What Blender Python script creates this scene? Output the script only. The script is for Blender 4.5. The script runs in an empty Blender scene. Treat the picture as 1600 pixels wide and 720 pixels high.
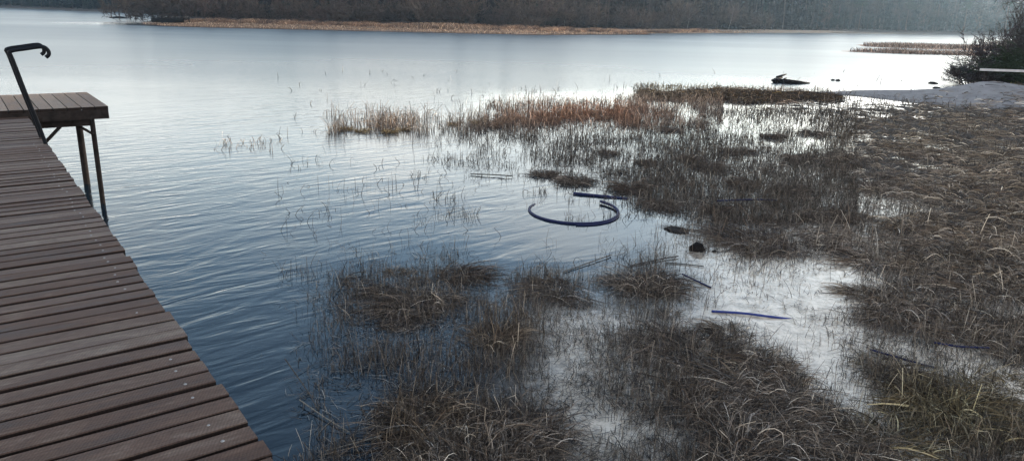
import bpy, math
import numpy as np
from mathutils import Vector
C = bpy.context.scene
rng = np.random.default_rng(7)
R_ = math.radians

# ------------------------------------------------------------------ camera geometry
F = 1164.0; PITCH = R_(16.35); ROLL = R_(1.5); H = 3.0        # eye height over the water
DECK = 1.4; PLAT = 1.5                                         # deck and platform heights
SUN_AZ, SUN_EL = R_(52), R_(11)

def ray(x, y):
    x = np.asarray(x, float); y = np.asarray(y, float)
    u = (x-800)/F; v = (360-y)/F
    c, s = math.cos(ROLL), math.sin(ROLL)
    a = u*c - v*s; b = u*s + v*c
    return np.stack([a, math.cos(PITCH)+b*math.sin(PITCH), -math.sin(PITCH)+b*math.cos(PITCH)], -1)
def W(x, y, z=0.0):
    d = ray(x, y); t = (z-H)/d[..., 2]
    p = d*t[..., None]; p[..., 2] = z
    return p
def V(x, y, z=0.0):
    return Vector(W(x, y, z).tolist())
def proj(X, Y, Z=0.0):
    z = Z-H
    f = Y*math.cos(PITCH)-z*math.sin(PITCH); up = Y*math.sin(PITCH)+z*math.cos(PITCH)
    f = np.maximum(f, 0.6)
    a = X/f; b = up/f
    c, s = math.cos(ROLL), math.sin(ROLL)
    return 800+(a*c+b*s)*F, 360-(-a*s+b*c)*F

# ------------------------------------------------------------------ density of the sedge, row by row over the margin
MAP = [
"0000000000000000000000000000",
"0000000000003666776320000000",
"0000001345542223567887789999",
"0122112444322222223258999999",
"0000011223343446533258999999",
"0000111124443466445689999999",
"0000001011235665456458999999",
"0000000000002575576655789999",
"0000000000000025466675468999",
"0000000000000125787887789999",
"0001231000012321254323789899",
"1334443245336731111111588889",
"1435653365435631121216886458",
"1336542664333321111325999845",
"1233334753356654431122458898",
"2233323553256678852103634348",
"2223323342355588885103556422",
"2224664343344489988511368421",
"2125875664223569999841158853",
"1114888874222357999985125876",
"1114898875333345999998411476"]
M = np.array([[int(c) for c in r.ljust(28, '9')[:28]] for r in MAP], float)
def dens(px, py):
    gx = np.clip((px-500)/40.0, -1, 27); gy = np.clip((py-105)/30.0, 0, 20)
    lo = gx < 0
    gx = np.clip(gx, 0, 27)
    i = np.minimum(gy.astype(int), 19); j = np.minimum(gx.astype(int), 26)
    fy = gy-i; fx = gx-j
    v = (M[i, j]*(1-fx)+M[i, j+1]*fx)*(1-fy)+(M[i+1, j]*(1-fx)+M[i+1, j+1]*fx)*fy
    v = np.where(px < 500, v*np.clip((px-440)/60.0, 0, 1), v)
    return v

# cheap value noise in numpy
_T = rng.random((256, 256))
def vn(x, y, s=1.0, o=0):
    x = x/s+o*17.3+500; y = y/s+o*9.1+500
    xi = np.floor(x).astype(int); yi = np.floor(y).astype(int); fx = x-xi; fy = y-yi
    fx = fx*fx*(3-2*fx); fy = fy*fy*(3-2*fy)
    a = _T[xi % 256, yi % 256]; b = _T[(xi+1) % 256, yi % 256]; c = _T[xi % 256, (yi+1) % 256]; d = _T[(xi+1) % 256, (yi+1) % 256]
    return (a*(1-fx)+b*fx)*(1-fy)+(c*(1-fx)+d*fx)*fy
def fbm(x, y, s=1.0, o=0):
    return (vn(x, y, s, o)+.5*vn(x, y, s/2.1, o+3)+.25*vn(x, y, s/4.3, o+5))/1.75

# ------------------------------------------------------------------ land outlines (metres)
FAR_LAND = np.array([(-46,103.5),(-27,106),(-12,107.5),(0,108.8),(14,122),(35,146),(63,173),(90,191),(118,207),(170,225),(500,240),(1200,900),(0,1500),
                     (-1200,900),(-600,400),(-300,285),(-162,243),(-104,203),(-84,190),(-75,168),(-69,139),(-62,128),(-54,112)], float)
NEAR_LAND = np.array([(13.2,32.4),(15.5,34.2),(19.5,35.2),(22.3,37.3),(24.6,41),(30.5,50),(41,66),(54,86),(66,110),(78,130),(100,155),(140,178),(260,190),(900,200),(900,-400),(30,-400),(30,20),(20,20),(18,26)], float)
SPITS = [np.array([(42,93),(48,90.5),(62,90),(62,103),(50,102),(44,98)], float), np.array([(33,77),(38,74.5),(48,75),(48,80),(38,80)], float)]
def sdf(P, X, Y):
    ins = np.zeros(X.shape, bool); d = np.full(X.shape, 1e9)
    n = len(P)
    for k in range(n):
        x1, y1 = P[k]; x2, y2 = P[(k+1) % n]
        if y1 != y2:
            c = ((y1 > Y) != (y2 > Y)) & (X < (x2-x1)*(Y-y1)/(y2-y1)+x1); ins ^= c
        t = np.clip(((X-x1)*(x2-x1)+(Y-y1)*(y2-y1))/((x2-x1)**2+(y2-y1)**2), 0, 1)
        d = np.minimum(d, np.hypot(X-x1-t*(x2-x1), Y-y1-t*(y2-y1)))
    return np.where(ins, d, -d)

def near_d(X, Y):
    px, py = proj(X, Y, 0.0)
    d = dens(px, py)
    return np.where((Y < 34) & (Y > -3), d, 0)*np.where(Y > 0.6, 1, np.clip((Y+3)/3.6, 0, 1))
def ground_z(X, Y):
    X = np.asarray(X, float); Y = np.asarray(Y, float)
    sf = sdf(FAR_LAND, X, Y); sf = sf+(fbm(X, Y, 9, 1)-.5)*1.2
    zf = np.where(sf > 0, np.minimum(sf*.09, .45)+np.clip((sf-14)*.05, 0, 3)+np.clip((sf-60)*.12, 0, 28), np.maximum(sf*.15, -2.5))
    sn = sdf(NEAR_LAND, X, Y)+(fbm(X, Y, 3, 2)-.5)*1.0
    zn = np.where(sn > 0, np.minimum(sn*.10, .35)+np.clip((sn-8)*.05, 0, 3), np.maximum(sn*.2, -2.5))
    heap = .42*np.exp(-(((X-20.0)/1.5)**2+((Y-31.6)/1.4)**2))*(0.75+.5*fbm(X, Y, .8, 4))
    zn = zn+heap
    z = np.maximum(zf, zn)
    for S in SPITS:
        s = sdf(S, X, Y)+(fbm(X, Y, 4, 6)-.5)*6
        z = np.maximum(z, np.where(s > 0, np.minimum(s*.05, .12), s*.1))
    D = near_d(X, Y)
    zz = (D-7.9)*.022+(fbm(X, Y, .45, 8)-.5)*.13
    zz = np.where(D < 3, zz-(3-D)*.06, zz)
    near = (Y < 40) & (np.abs(X) < 60)
    z = np.where(near & (D > 0.3), np.maximum(np.minimum(zz, .16), np.where(sn > 0, zn, -9)), z)
    return z

# ------------------------------------------------------------------ helpers
def tag(o, label=None, cat=None, group=None, kind=None):
    if label: o['label'] = label
    if cat: o['category'] = cat
    if group: o['group'] = group
    if kind: o['kind'] = kind
    return o
def link(name, me, m=None, parent=None):
    o = bpy.data.objects.new(name, me); C.collection.objects.link(o)
    if m is not None and me is not None and not me.materials: me.materials.append(m)
    if parent is not None: o.parent = parent
    return o
def empty(name, loc, rz=0):
    o = bpy.data.objects.new(name, None); C.collection.objects.link(o)
    o.location = loc; o.rotation_euler = (0, 0, rz); o.empty_display_size = .2
    return o
def copy_tree(o, parent=None):
    c = o.copy(); C.collection.objects.link(c); c.parent = parent
    for ch in list(o.children): copy_tree(ch, c)
    return c
def np_mesh(name, v, f, col=None, smooth=False):
    """v (N,3), f (M,4) or (M,3)"""
    me = bpy.data.meshes.new(name); v = np.asarray(v, np.float32); f = np.asarray(f, np.int32)
    k = f.shape[1]
    me.vertices.add(len(v)); me.vertices.foreach_set('co', v.ravel())
    me.loops.add(f.size); me.loops.foreach_set('vertex_index', f.ravel())
    me.polygons.add(len(f)); me.polygons.foreach_set('loop_start', np.arange(0, f.size, k, dtype=np.int32))
    if smooth: me.polygons.foreach_set('use_smooth', np.ones(len(f), bool))
    me.update(calc_edges=True)
    if col is not None:
        a = me.color_attributes.new('Col', 'FLOAT_COLOR', 'POINT')
        cc = np.ones((len(v), 4), np.float32); cc[:, :col.shape[1]] = col
        a.data.foreach_set('color', cc.ravel())
    return me
class MB:
    def __init__(s): s.v = []; s.f = []; s.c = []
    def _add(s, vs, fs, col=(1, 1, 1)):
        b = len(s.v); s.v += [tuple(p) for p in vs]; s.f += [tuple(b+i for i in q) for q in fs]; s.c += [tuple(col)]*len(vs); return s
    def box(s, o, ax, ay, az, col=(1, 1, 1), j=None):
        """o corner-centre, half-extent vectors"""
        o = Vector(o); ax = Vector(ax); ay = Vector(ay); az = Vector(az)
        vs = [o+ax*i+ay*k+az*l for l in (-1, 1) for k in (-1, 1) for i in (-1, 1)]
        return s._add(vs, [(0,2,3,1),(4,5,7,6),(0,1,5,4),(2,6,7,3),(0,4,6,2),(1,3,7,5)], col)
    def tube(s, pts, r, n=10, col=(1, 1, 1), cap=True):
        pts = [Vector(p) for p in pts]; rs = r if hasattr(r, '__len__') else [r]*len(pts)
        up = None; vs = []
        for i, p in enumerate(pts):
            t = (pts[min(i+1, len(pts)-1)]-pts[max(i-1, 0)]).normalized()
            if up is None:
                up = t.cross(Vector((0.3, .2, 1))).normalized() if abs(t.z) < .9 else t.cross(Vector((1, .1, 0))).normalized()
            a = (up-t*up.dot(t)).normalized(); up = a; b = t.cross(a)
            for k in range(n):
                q = 2*math.pi*k/n; vs.append(p+(a*math.cos(q)+b*math.sin(q))*rs[i])
        fs = [(i*n+k, i*n+(k+1) % n, (i+1)*n+(k+1) % n, (i+1)*n+k) for i in range(len(pts)-1) for k in range(n)]
        if cap: fs += [tuple(range(n))[::-1], tuple((len(pts)-1)*n+k for k in range(n))]
        return s._add(vs, fs, col)
    def build(s, name, m, parent=None, smooth=False, bevel=0):
        me = bpy.data.meshes.new(name); me.from_pydata(s.v, [], s.f); me.update()
        a = me.color_attributes.new('Col', 'FLOAT_COLOR', 'POINT')
        a.data.foreach_set('color', np.array([c+(1,) for c in s.c], np.float32).ravel())
        if smooth: me.polygons.foreach_set('use_smooth', np.ones(len(me.polygons), bool))
        o = link(name, me, m, parent)
        if bevel:
            b = o.modifiers.new('b', 'BEVEL'); b.width = bevel; b.segments = 2; b.limit_method = 'ANGLE'
        return o
def smoothpath(pts, n=8):
    P = [Vector(p) for p in pts]; out = []
    for i in range(len(P)-1):
        p0 = P[max(i-1, 0)]; p1 = P[i]; p2 = P[i+1]; p3 = P[min(i+2, len(P)-1)]
        for k in range(n):
            t = k/n
            out.append(.5*((2*p1)+(p2-p0)*t+(2*p0-5*p1+4*p2-p3)*t*t+(3*p1-p0-3*p2+p3)*t**3))
    out.append(P[-1]); return out

def ribbons(P, w, col, side=None, taper=0.25):
    """P (N,K,3) centre lines, w (N,) widths, col (N,3): one mesh of thin leaves"""
    N, K, _ = P.shape
    T = np.gradient(P, axis=1)
    if side is None:
        a = rng.random(N)*2*np.pi
        side = np.stack([np.cos(a), np.sin(a), .5*rng.standard_normal(N)], -1)
    s = np.cross(T, side[:, None, :]); s /= (np.linalg.norm(s, axis=2, keepdims=True)+1e-9)
    tw = np.linspace(1, taper, K)[None, :, None]
    h = s*(w[:, None, None]*.5)*tw
    v = np.stack([P-h, P+h], 2).reshape(-1, 3)
    base = (np.arange(N)*K*2)[:, None]+(np.arange(K-1)*2)[None, :]
    f = np.stack([base, base+1, base+3, base+2], -1).reshape(-1, 4)
    c = np.repeat(col, K*2, 0)
    # leaves are paler towards the tips
    g = np.tile(np.repeat(np.linspace(.78, 1.12, K), 2), N)[:, None]
    return v, f, c*g
def join(parts):
    v = []; f = []; c = []; b = 0
    for a in parts:
        v.append(a[0]); f.append(a[1]+b); c.append(a[2]); b += len(a[0])
    return np.concatenate(v), np.concatenate(f), np.concatenate(c)

# ------------------------------------------------------------------ materials
def mat(name): 
    m = bpy.data.materials.new(name); m.use_nodes = True
    return m, m.node_tree, m.node_tree.nodes['Principled BSDF']
def N(nt, t, **kw):
    n = nt.nodes.new(t)
    for k, v in kw.items():
        if hasattr(n, k): setattr(n, k, v)
        else: n.inputs[k.replace('_', ' ')].default_value = v
    return n
def L(nt, a, b): nt.links.new(a, b)
def col_mat(name, rough=.85, spec=.3, noise=None, bump=0, tint=(1, 1, 1)):
    m, nt, b = mat(name)
    at = N(nt, 'ShaderNodeAttribute', attribute_name='Col')
    src = at.outputs['Color']
    mx = N(nt, 'ShaderNodeMix', data_type='RGBA', blend_type='MULTIPLY'); mx.inputs[0].default_value = 1
    L(nt, src, mx.inputs[6]); 
    if noise:
        tc = N(nt, 'ShaderNodeTexCoord'); n = N(nt, 'ShaderNodeTexNoise', Scale=noise, Detail=6, Roughness=.65)
        L(nt, tc.outputs['Object'], n.inputs['Vector'])
        r = N(nt, 'ShaderNodeMapRange'); r.inputs['To Min'].default_value = .45; r.inputs['To Max'].default_value = 1.55
        L(nt, n.outputs['Fac'], r.inputs['Value'])
        cb = N(nt, 'ShaderNodeCombineColor'); 
        for i in range(3): L(nt, r.outputs[0], cb.inputs[i])
        L(nt, cb.outputs[0], mx.inputs[7])
        if bump:
            bp = N(nt, 'ShaderNodeBump', Strength=bump, Distance=.05); L(nt, n.outputs['Fac'], bp.inputs['Height']); L(nt, bp.outputs[0], b.inputs['Normal'])
    else: mx.inputs[7].default_value = (*tint, 1)
    L(nt, mx.outputs[2], b.inputs['Base Color'])
    b.inputs['Roughness'].default_value = rough; b.inputs['Specular IOR Level'].default_value = spec
    return m
M_GRASS = col_mat('dead_sedge', .7, .35)
M_TREE = col_mat('bark_and_twigs', .9, .2)
M_BARK = col_mat('rough_bark', .9, .2, noise=6, bump=.5)
M_GROUND = col_mat('peat_and_sand', .95, .2, noise=2.2, bump=.8)
def plain(name, c, rough, spec=.5, metal=0, nscale=0, lo=.6, hi=1.3, bump=0):
    m, nt, b = mat(name)
    b.inputs['Roughness'].default_value = rough; b.inputs['Specular IOR Level'].default_value = spec; b.inputs['Metallic'].default_value = metal
    if nscale:
        tc = N(nt, 'ShaderNodeTexCoord'); n = N(nt, 'ShaderNodeTexNoise', Scale=nscale, Detail=6, Roughness=.6)
        L(nt, tc.outputs['Object'], n.inputs['Vector'])
        cr = N(nt, 'ShaderNodeValToRGB'); cr.color_ramp.elements[0].color = (*[x*lo for x in c], 1); cr.color_ramp.elements[1].color = (*[min(1, x*hi) for x in c], 1)
        cr.color_ramp.elements[0].position = .3; cr.color_ramp.elements[1].position = .7
        L(nt, n.outputs['Fac'], cr.inputs[0]); L(nt, cr.outputs[0], b.inputs['Base Color'])
        if bump:
            bp = N(nt, 'ShaderNodeBump', Strength=bump, Distance=.02); L(nt, n.outputs['Fac'], bp.inputs['Height']); L(nt, bp.outputs[0], b.inputs['Normal'])
    else: b.inputs['Base Color'].default_value = (*c, 1)
    return m
M_STEEL = plain('dark_painted_steel', (.004, .005, .008), .6, .15, 0, 14, .6, 1.6)
M_BOLT = plain('galvanised_bolt', (.26, .255, .25), .5, .5, .4, 30)
M_HOSE = plain('blue_plastic_pipe', (.006, .010, .05), .6, .2, 0, 5, .7, 1.3)
M_HOSE2 = plain('bright_blue_pipe', (.010, .022, .15), .5, .4, 0, 5, .7, 1.3)
M_MUD = plain('black_mud', (.008, .007, .007), .9, .12, 0, 12, .5, 2, 1)
M_WETPOST = plain('weathered_dark_timber', (.016, .012, .011), .85, .2, 0, 9, .4, 1.8, .6)
M_BOARD = plain('pale_board', (.5, .48, .5), .7, .3, 0, 4, .8, 1.1)

def wood_mat(name, tones, scale_along=1.2, sheen=.62):
    """object space: X along the board. 'Col'.r shifts the noise per board, 'Col'.g picks the tone"""
    m, nt, b = mat(name)
    at = N(nt, 'ShaderNodeAttribute', attribute_name='Col'); sp = N(nt, 'ShaderNodeSeparateColor'); L(nt, at.outputs['Color'], sp.inputs[0])
    tc = N(nt, 'ShaderNodeTexCoord')
    off = N(nt, 'ShaderNodeCombineXYZ'); mu = N(nt, 'ShaderNodeMath', operation='MULTIPLY'); mu.inputs[1].default_value = 37
    L(nt, sp.outputs[0], mu.inputs[0]); L(nt, mu.outputs[0], off.inputs[0]); L(nt, mu.outputs[0], off.inputs[2])
    ad = N(nt, 'ShaderNodeVectorMath', operation='ADD'); L(nt, tc.outputs['Object'], ad.inputs[0]); L(nt, off.outputs[0], ad.inputs[1])
    def noise(sx, sy, detail, rough=.6, dist=0.0):
        mp = N(nt, 'ShaderNodeMapping'); mp.inputs['Scale'].default_value = (sx, sy, sy)
        L(nt, ad.outputs[0], mp.inputs[0]); n = N(nt, 'ShaderNodeTexNoise', Scale=1.0, Detail=detail, Roughness=rough, Distortion=dist); L(nt, mp.outputs[0], n.inputs['Vector']); return n
    grain = noise(2.5*scale_along, 90, 6, .7, .3); stain = noise(2.6, 9, 6, .7, 1.0); fine = noise(30, 60, 5, .8)
    # saw marks across the board
    mp = N(nt, 'ShaderNodeMapping'); mp.inputs['Rotation'].default_value = (0, 0, .5); L(nt, ad.outputs[0], mp.inputs[0])
    wv = N(nt, 'ShaderNodeTexWave', wave_type='BANDS', bands_direction='X', Scale=24.0, Distortion=2.5, Detail=2); wv.inputs['Detail Scale'].default_value = 1.5
    L(nt, mp.outputs[0], wv.inputs['Vector'])
    cr = N(nt, 'ShaderNodeValToRGB'); e = cr.color_ramp.elements; e[0].position = .25; e[0].color = (*tones[0], 1); e[1].position = .75; e[1].color = (*tones[2], 1)
    k = e.new(.5); k.color = (*tones[1], 1)
    s1 = N(nt, 'ShaderNodeMath', operation='MULTIPLY_ADD'); L(nt, sp.outputs[1], s1.inputs[0]); s1.inputs[1].default_value = .26; L(nt, stain.outputs['Fac'], s1.inputs[2])
    s2 = N(nt, 'ShaderNodeMath', operation='SUBTRACT'); L(nt, s1.outputs[0], s2.inputs[0]); s2.inputs[1].default_value = .13
    L(nt, s2.outputs[0], cr.inputs[0])
    def mulby(cin, fac, lo, hi, fmin=.3, fmax=.7):
        r = N(nt, 'ShaderNodeMapRange'); r.inputs['From Min'].default_value = fmin; r.inputs['From Max'].default_value = fmax
        r.inputs['To Min'].default_value = lo; r.inputs['To Max'].default_value = hi; L(nt, fac, r.inputs['Value'])
        vm = N(nt, 'ShaderNodeVectorMath', operation='SCALE'); L(nt, cin, vm.inputs[0]); L(nt, r.outputs[0], vm.inputs['Scale']); return vm.outputs[0]
    c = mulby(cr.outputs[0], grain.outputs['Fac'], .72, 1.22); c = mulby(c, fine.outputs['Fac'], .8, 1.22); c = mulby(c, wv.outputs['Fac'], .88, 1.12, 0, 1)
    # the worn tops are weathered, the sides go near-black: gap shade painted as colour
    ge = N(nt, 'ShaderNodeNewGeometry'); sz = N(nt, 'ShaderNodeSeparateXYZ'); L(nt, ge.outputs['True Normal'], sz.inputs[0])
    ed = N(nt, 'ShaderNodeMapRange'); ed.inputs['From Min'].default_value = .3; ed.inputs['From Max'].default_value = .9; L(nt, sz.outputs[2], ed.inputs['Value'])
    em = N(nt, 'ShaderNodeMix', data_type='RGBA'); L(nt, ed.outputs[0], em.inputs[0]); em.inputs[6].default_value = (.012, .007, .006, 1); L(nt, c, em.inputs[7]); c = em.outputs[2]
    L(nt, c, b.inputs['Base Color'])
    rr = N(nt, 'ShaderNodeMapRange'); rr.inputs['From Min'].default_value = .35; rr.inputs['From Max'].default_value = .65; rr.inputs['To Min'].default_value = sheen-.12; rr.inputs['To Max'].default_value = sheen+.25
    L(nt, stain.outputs['Fac'], rr.inputs['Value']); L(nt, rr.outputs[0], b.inputs['Roughness'])
    h = N(nt, 'ShaderNodeMath', operation='ADD'); L(nt, grain.outputs['Fac'], h.inputs[0]); h2 = N(nt, 'ShaderNodeMath', operation='MULTIPLY'); L(nt, wv.outputs['Fac'], h2.inputs[0]); h2.inputs[1].default_value = .25; L(nt, h2.outputs[0], h.inputs[1])
    b.inputs['Specular IOR Level'].default_value = .22
    bp = N(nt, 'ShaderNodeBump', Strength=.7, Distance=.005); L(nt, h.outputs[0], bp.inputs['Height']); L(nt, bp.outputs[0], b.inputs['Normal'])
    return m
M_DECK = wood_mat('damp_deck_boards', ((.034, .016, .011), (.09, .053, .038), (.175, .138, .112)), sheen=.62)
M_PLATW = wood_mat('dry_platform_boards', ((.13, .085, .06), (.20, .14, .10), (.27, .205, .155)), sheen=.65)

def water_mat():
    m, nt, b = mat('lake_water')
    at = N(nt, 'ShaderNodeAttribute', attribute_name='Col'); sp = N(nt, 'ShaderNodeSeparateColor'); L(nt, at.outputs['Color'], sp.inputs[0])
    rough_v, shallow, rip = sp.outputs[0], sp.outputs[1], sp.outputs[2]
    tc = N(nt, 'ShaderNodeTexCoord')
    # silt and leaves seen on the shallow bottom
    n = N(nt, 'ShaderNodeTexNoise', Scale=5.5, Detail=12, Roughness=.82); L(nt, tc.outputs['Object'], n.inputs['Vector'])
    cr = N(nt, 'ShaderNodeValToRGB'); cr.color_ramp.elements[0].position = .3; cr.color_ramp.elements[0].color = (.26, .21, .155, 1)
    cr.color_ramp.elements[0].position = .36; cr.color_ramp.elements[1].position = .56; cr.color_ramp.elements[1].color = (.74, .61, .47, 1); L(nt, n.outputs['Fac'], cr.inputs[0])
    n3 = N(nt, 'ShaderNodeTexNoise', Scale=.9, Detail=3); L(nt, tc.outputs['Object'], n3.inputs['Vector'])
    sh = N(nt, 'ShaderNodeMath', operation='MULTIPLY_ADD'); L(nt, n3.outputs['Fac'], sh.inputs[0]); sh.inputs[1].default_value = .9; sh.inputs[2].default_value = -.3
    sh2 = N(nt, 'ShaderNodeMath', operation='ADD', use_clamp=True); L(nt, sh.outputs[0], sh2.inputs[0]); L(nt, shallow, sh2.inputs[1])
    gate = N(nt, 'ShaderNodeMath', operation='MULTIPLY', use_clamp=True); L(nt, sh2.outputs[0], gate.inputs[0]); L(nt, shallow, gate.inputs[1])
    mx = N(nt, 'ShaderNodeMix', data_type='RGBA'); mx.inputs[6].default_value = (.006, .014, .022, 1); L(nt, cr.outputs[0], mx.inputs[7]); L(nt, gate.outputs[0], mx.inputs[0])
    L(nt, mx.outputs[2], b.inputs['Base Color'])
    b.inputs['IOR'].default_value = 1.333; b.inputs['Specular Tint'].default_value = (1, 1, 1, 1); L(nt, rough_v, b.inputs['Roughness'])
    # wind ripples, crests run roughly east-west in front of the jetty
    mp = N(nt, 'ShaderNodeMapping', vector_type='TEXTURE'); mp.inputs['Rotation'].default_value = (0, 0, R_(WAVE_ROT)); mp.inputs['Scale'].default_value = (1.05, .36, 1)
    L(nt, tc.outputs['Object'], mp.inputs[0])
    w1 = N(nt, 'ShaderNodeTexNoise', Scale=1.0, Detail=2.5, Roughness=.5, Distortion=.8); L(nt, mp.outputs[0], w1.inputs['Vector'])
    mp2 = N(nt, 'ShaderNodeMapping', vector_type='TEXTURE'); mp2.inputs['Rotation'].default_value = (0, 0, R_(WAVE_ROT-9)); mp2.inputs['Scale'].default_value = (.6, .16, 1)
    L(nt, tc.outputs['Object'], mp2.inputs[0])
    w2 = N(nt, 'ShaderNodeTexNoise', Scale=1.0, Detail=2.5, Roughness=.55, Distortion=.6); L(nt, mp2.outputs[0], w2.inputs['Vector'])
    hm = N(nt, 'ShaderNodeMath', operation='MULTIPLY'); L(nt, w2.outputs['Fac'], hm.inputs[0]); hm.inputs[1].default_value = .4
    hs = N(nt, 'ShaderNodeMath', operation='ADD'); L(nt, w1.outputs['Fac'], hs.inputs[0]); L(nt, hm.outputs[0], hs.inputs[1])
    ha = N(nt, 'ShaderNodeMath', operation='MULTIPLY'); L(nt, hs.outputs[0], ha.inputs[0]); L(nt, rip, ha.inputs[1])
    bp = N(nt, 'ShaderNodeBump', Strength=1.0, Distance=.085); L(nt, ha.outputs[0], bp.inputs['Height']); L(nt, bp.outputs[0], b.inputs['Normal'])
    return m
WAVE_ROT = 42

# ------------------------------------------------------------------ ground and water sheets
def axis(lo, hi, step, far, grow=1.16):
    a = list(np.arange(lo, hi+1e-6, step)); s = step
    up = []; x = a[-1]
    while x < far: s *= grow; x += s; up.append(x)
    s = step; dn = []; x = a[0]
    while x > -far: s *= grow; x -= s; dn.append(x)
    return np.array(dn[::-1]+a+up)
def grid(ax, ay):
    X, Y = np.meshgrid(ax, ay); nx, ny = len(ax), len(ay)
    i = (np.arange(ny-1)[:, None]*nx+np.arange(nx-1)[None, :]).ravel()
    return X.ravel(), Y.ravel(), np.stack([i, i+1, i+nx+1, i+nx], -1)
def axis_multi(knots, far, grow=1.13):
    """knots: list of (upto, step)"""
    a = [knots[0][0]]
    for (x1, st) in knots[1:]:
        while a[-1] < x1: a.append(a[-1]+st)
    s = knots[-1][1]; x = a[-1]
    while x < far: s *= grow; x += s; a.append(x)
    s = knots[1][1]; x = a[0]; d = []
    while x > -far: s *= grow*1.15; x -= s; d.append(x)
    return np.array(d[::-1]+a)
ax = axis_multi([(-2, 0), (8, .07), (20, .16), (70, 1.0), (150, 2.5)], 3000); ay = axis_multi([(2, 0), (9, .06), (20, .12), (40, .25), (100, 1.2), (230, 1.6)], 3000)
X, Y, FQ = grid(ax, ay)
Z = ground_z(X, Y)
sf = sdf(FAR_LAND, X, Y); sn = sdf(NEAR_LAND, X, Y)
col = np.tile(np.array([[.05, .04, .033]]), (len(X), 1))                     # wet peat
pale = near_d(X, Y)
k = (Z < -.02) & (pale < 4.5); col[k] = (.16, .145, .12)
def mixc(col, c, w): return col*(1-w[:, None])+np.array([c])*w[:, None]
col = mixc(col, (.24, .165, .115), np.clip((sf+1.5)/1.5, 0, 1)*(Y > 40)*np.clip((44-X)/12, 0, 1)*np.clip((X+50)/5, 0, 1))          # tan sedge strip on the far shore
col = mixc(col, (.055, .036, .028), np.clip((sf-13)/4, 0, 1)*(Y > 40))           # leaf litter under the trees
col = mixc(col, (.21, .195, .19), np.clip((sn+.6)/1.0, 0, 1)*(Y > 27.5)*np.clip((36.5-Y)/1.5, 0, 1)*np.clip(1-(sn-5)/4, 0, 1)*(X < 30))    # grey sand
col = mixc(col, (.07, .06, .035), np.clip((sn-3)/3, 0, 1)*((Y > 36) | (X > 24) | (Y < 26)))
col = mixc(col, (.23, .215, .21), np.exp(-(((X-18.6)/2.4)**2+((Y-31.0)/1.9)**2))**.5*((Y > 28)))
for S in SPITS: col = mixc(col, (.26, .15, .10), np.clip((sdf(S, X, Y)+3)/2, 0, 1))
g = link('ground', np_mesh('ground', np.stack([X, Y, Z], -1), FQ, col, True), M_GROUND)
tag(g, 'dark peaty shore and lake bed with tan and sandy stretches', 'ground', kind='structure')

ax = axis_multi([(-14, 0), (-4, .3), (8, .12), (26, .3), (80, 2)], 1600, 1.2); ay = axis_multi([(0, 0), (12, .12), (40, .3), (110, 1), (240, 2)], 1600, 1.2)
X, Y, FQ = grid(ax, ay)
D = near_d(X, Y); D = D*(X > -3)
D = D*np.clip((33.5-Y)/5, 0, 1)
calm = np.clip(D/2.0, 0, 1)
px, py = proj(X, Y, 0)
lag = np.exp(-(((px-930)/130)**2+((py-350)/60)**2))                               # quiet lagoon round the floating pipe
cb = np.clip((px-640)/300, 0, 1)*(py > 130)
calm = np.maximum(calm, np.maximum(lag*.75, np.clip((px-960)/260, 0, 1)*np.clip((py-132)/30, 0, 1)))
dist = np.hypot(X, Y)
shore = np.minimum(np.abs(sdf(FAR_LAND, X, Y)), 60)
far_r = np.clip((dist-9)/45, 0, 1)
rough = .05+.27*far_r**.7
rough = rough*(1-.55*calm)
shelter = np.clip(1-(shore-2)/4, 0, 1)*(X > -52)*(X < 22)
rough = rough*(1-.72*shelter)
band = (fbm(X*.25, Y, 7, 11)-.5)
rough = np.clip(rough*(1+.3*band*np.clip(far_r*2, 0, 1)), .02, .62)
rip = (1-.88*calm)*(1-.6*shelter)*(.25+1.1*fbm(X, Y, 6, 13))*np.clip(1.0-far_r*.35, .25, 1.0)*.20
shal = np.clip((px-720)/160, 0, 1)*np.clip((py-440)/60, 0, 1)*.85
shal = np.maximum(shal, np.clip((px-980)/160, 0, 1)*np.clip((py-330)/50, 0, 1)*.95)
shal = np.maximum(shal, np.clip((px-1000)/250, 0, 1)*np.clip((py-150)/60, 0, 1)*.55)
shal = shal*(Y > 1)
wc = np.stack([rough, shal, rip], -1)
w = link('water', np_mesh('water', np.stack([X, Y, X*0], -1), FQ, wc, True), water_mat())
tag(w, 'still to gently rippled lake water, blue-grey and paler to the right', 'lake', kind='structure')

# ------------------------------------------------------------------ sedge leaves
PAL = np.array([(.165, .134, .112), (.29, .244, .204), (.078, .062, .052), (.66, .58, .49), (.029, .023, .020), (.18, .132, .102)])
def pal(n, tint=(1, 1, 1), bright=1.0):
    c = PAL[rng.choice(len(PAL), n, p=[.28, .19, .23, .045, .165, .09])]
    return c*np.array(tint)*bright*(.75+.5*rng.random((n, 1)))
def tints(px, py, n):
    """dominant colour of the margin at each place: rust in the back bed, olive at the lower right, yellow-green on the mound"""
    t = np.ones((n, 3))
    def m(cx, cy, rx, ry, c):
        w = np.exp(-(((px-cx)/rx)**2+((py-cy)/ry)**2))[:, None]; return t*(1-w)+np.array([c])*w
    t = m(910, 182, 150, 22, (1.6, .98, .72)); t = m(590, 192, 80, 22, (1.4, 1.15, .95)); t = m(925, 140, 1, 1, (1, 1, 1))
    t = m(1060, 140, 70, 10, (1.3, 1.2, .6)); t = m(1500, 640, 130, 60, (1.0, 1.0, .68)); t = m(1550, 320, 110, 130, (1.12, 1.08, .98))
    t = m(1450, 210, 160, 40, (1.1, 1.08, .98)); t = m(1180, 150, 90, 14, (1.6, 1.15, .85)); t = m(640, 670, 110, 60, (1.1, 1.02, .88)); t = m(780, 500, 80, 60, (1.1, 1.02, .9))
    return t
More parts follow.
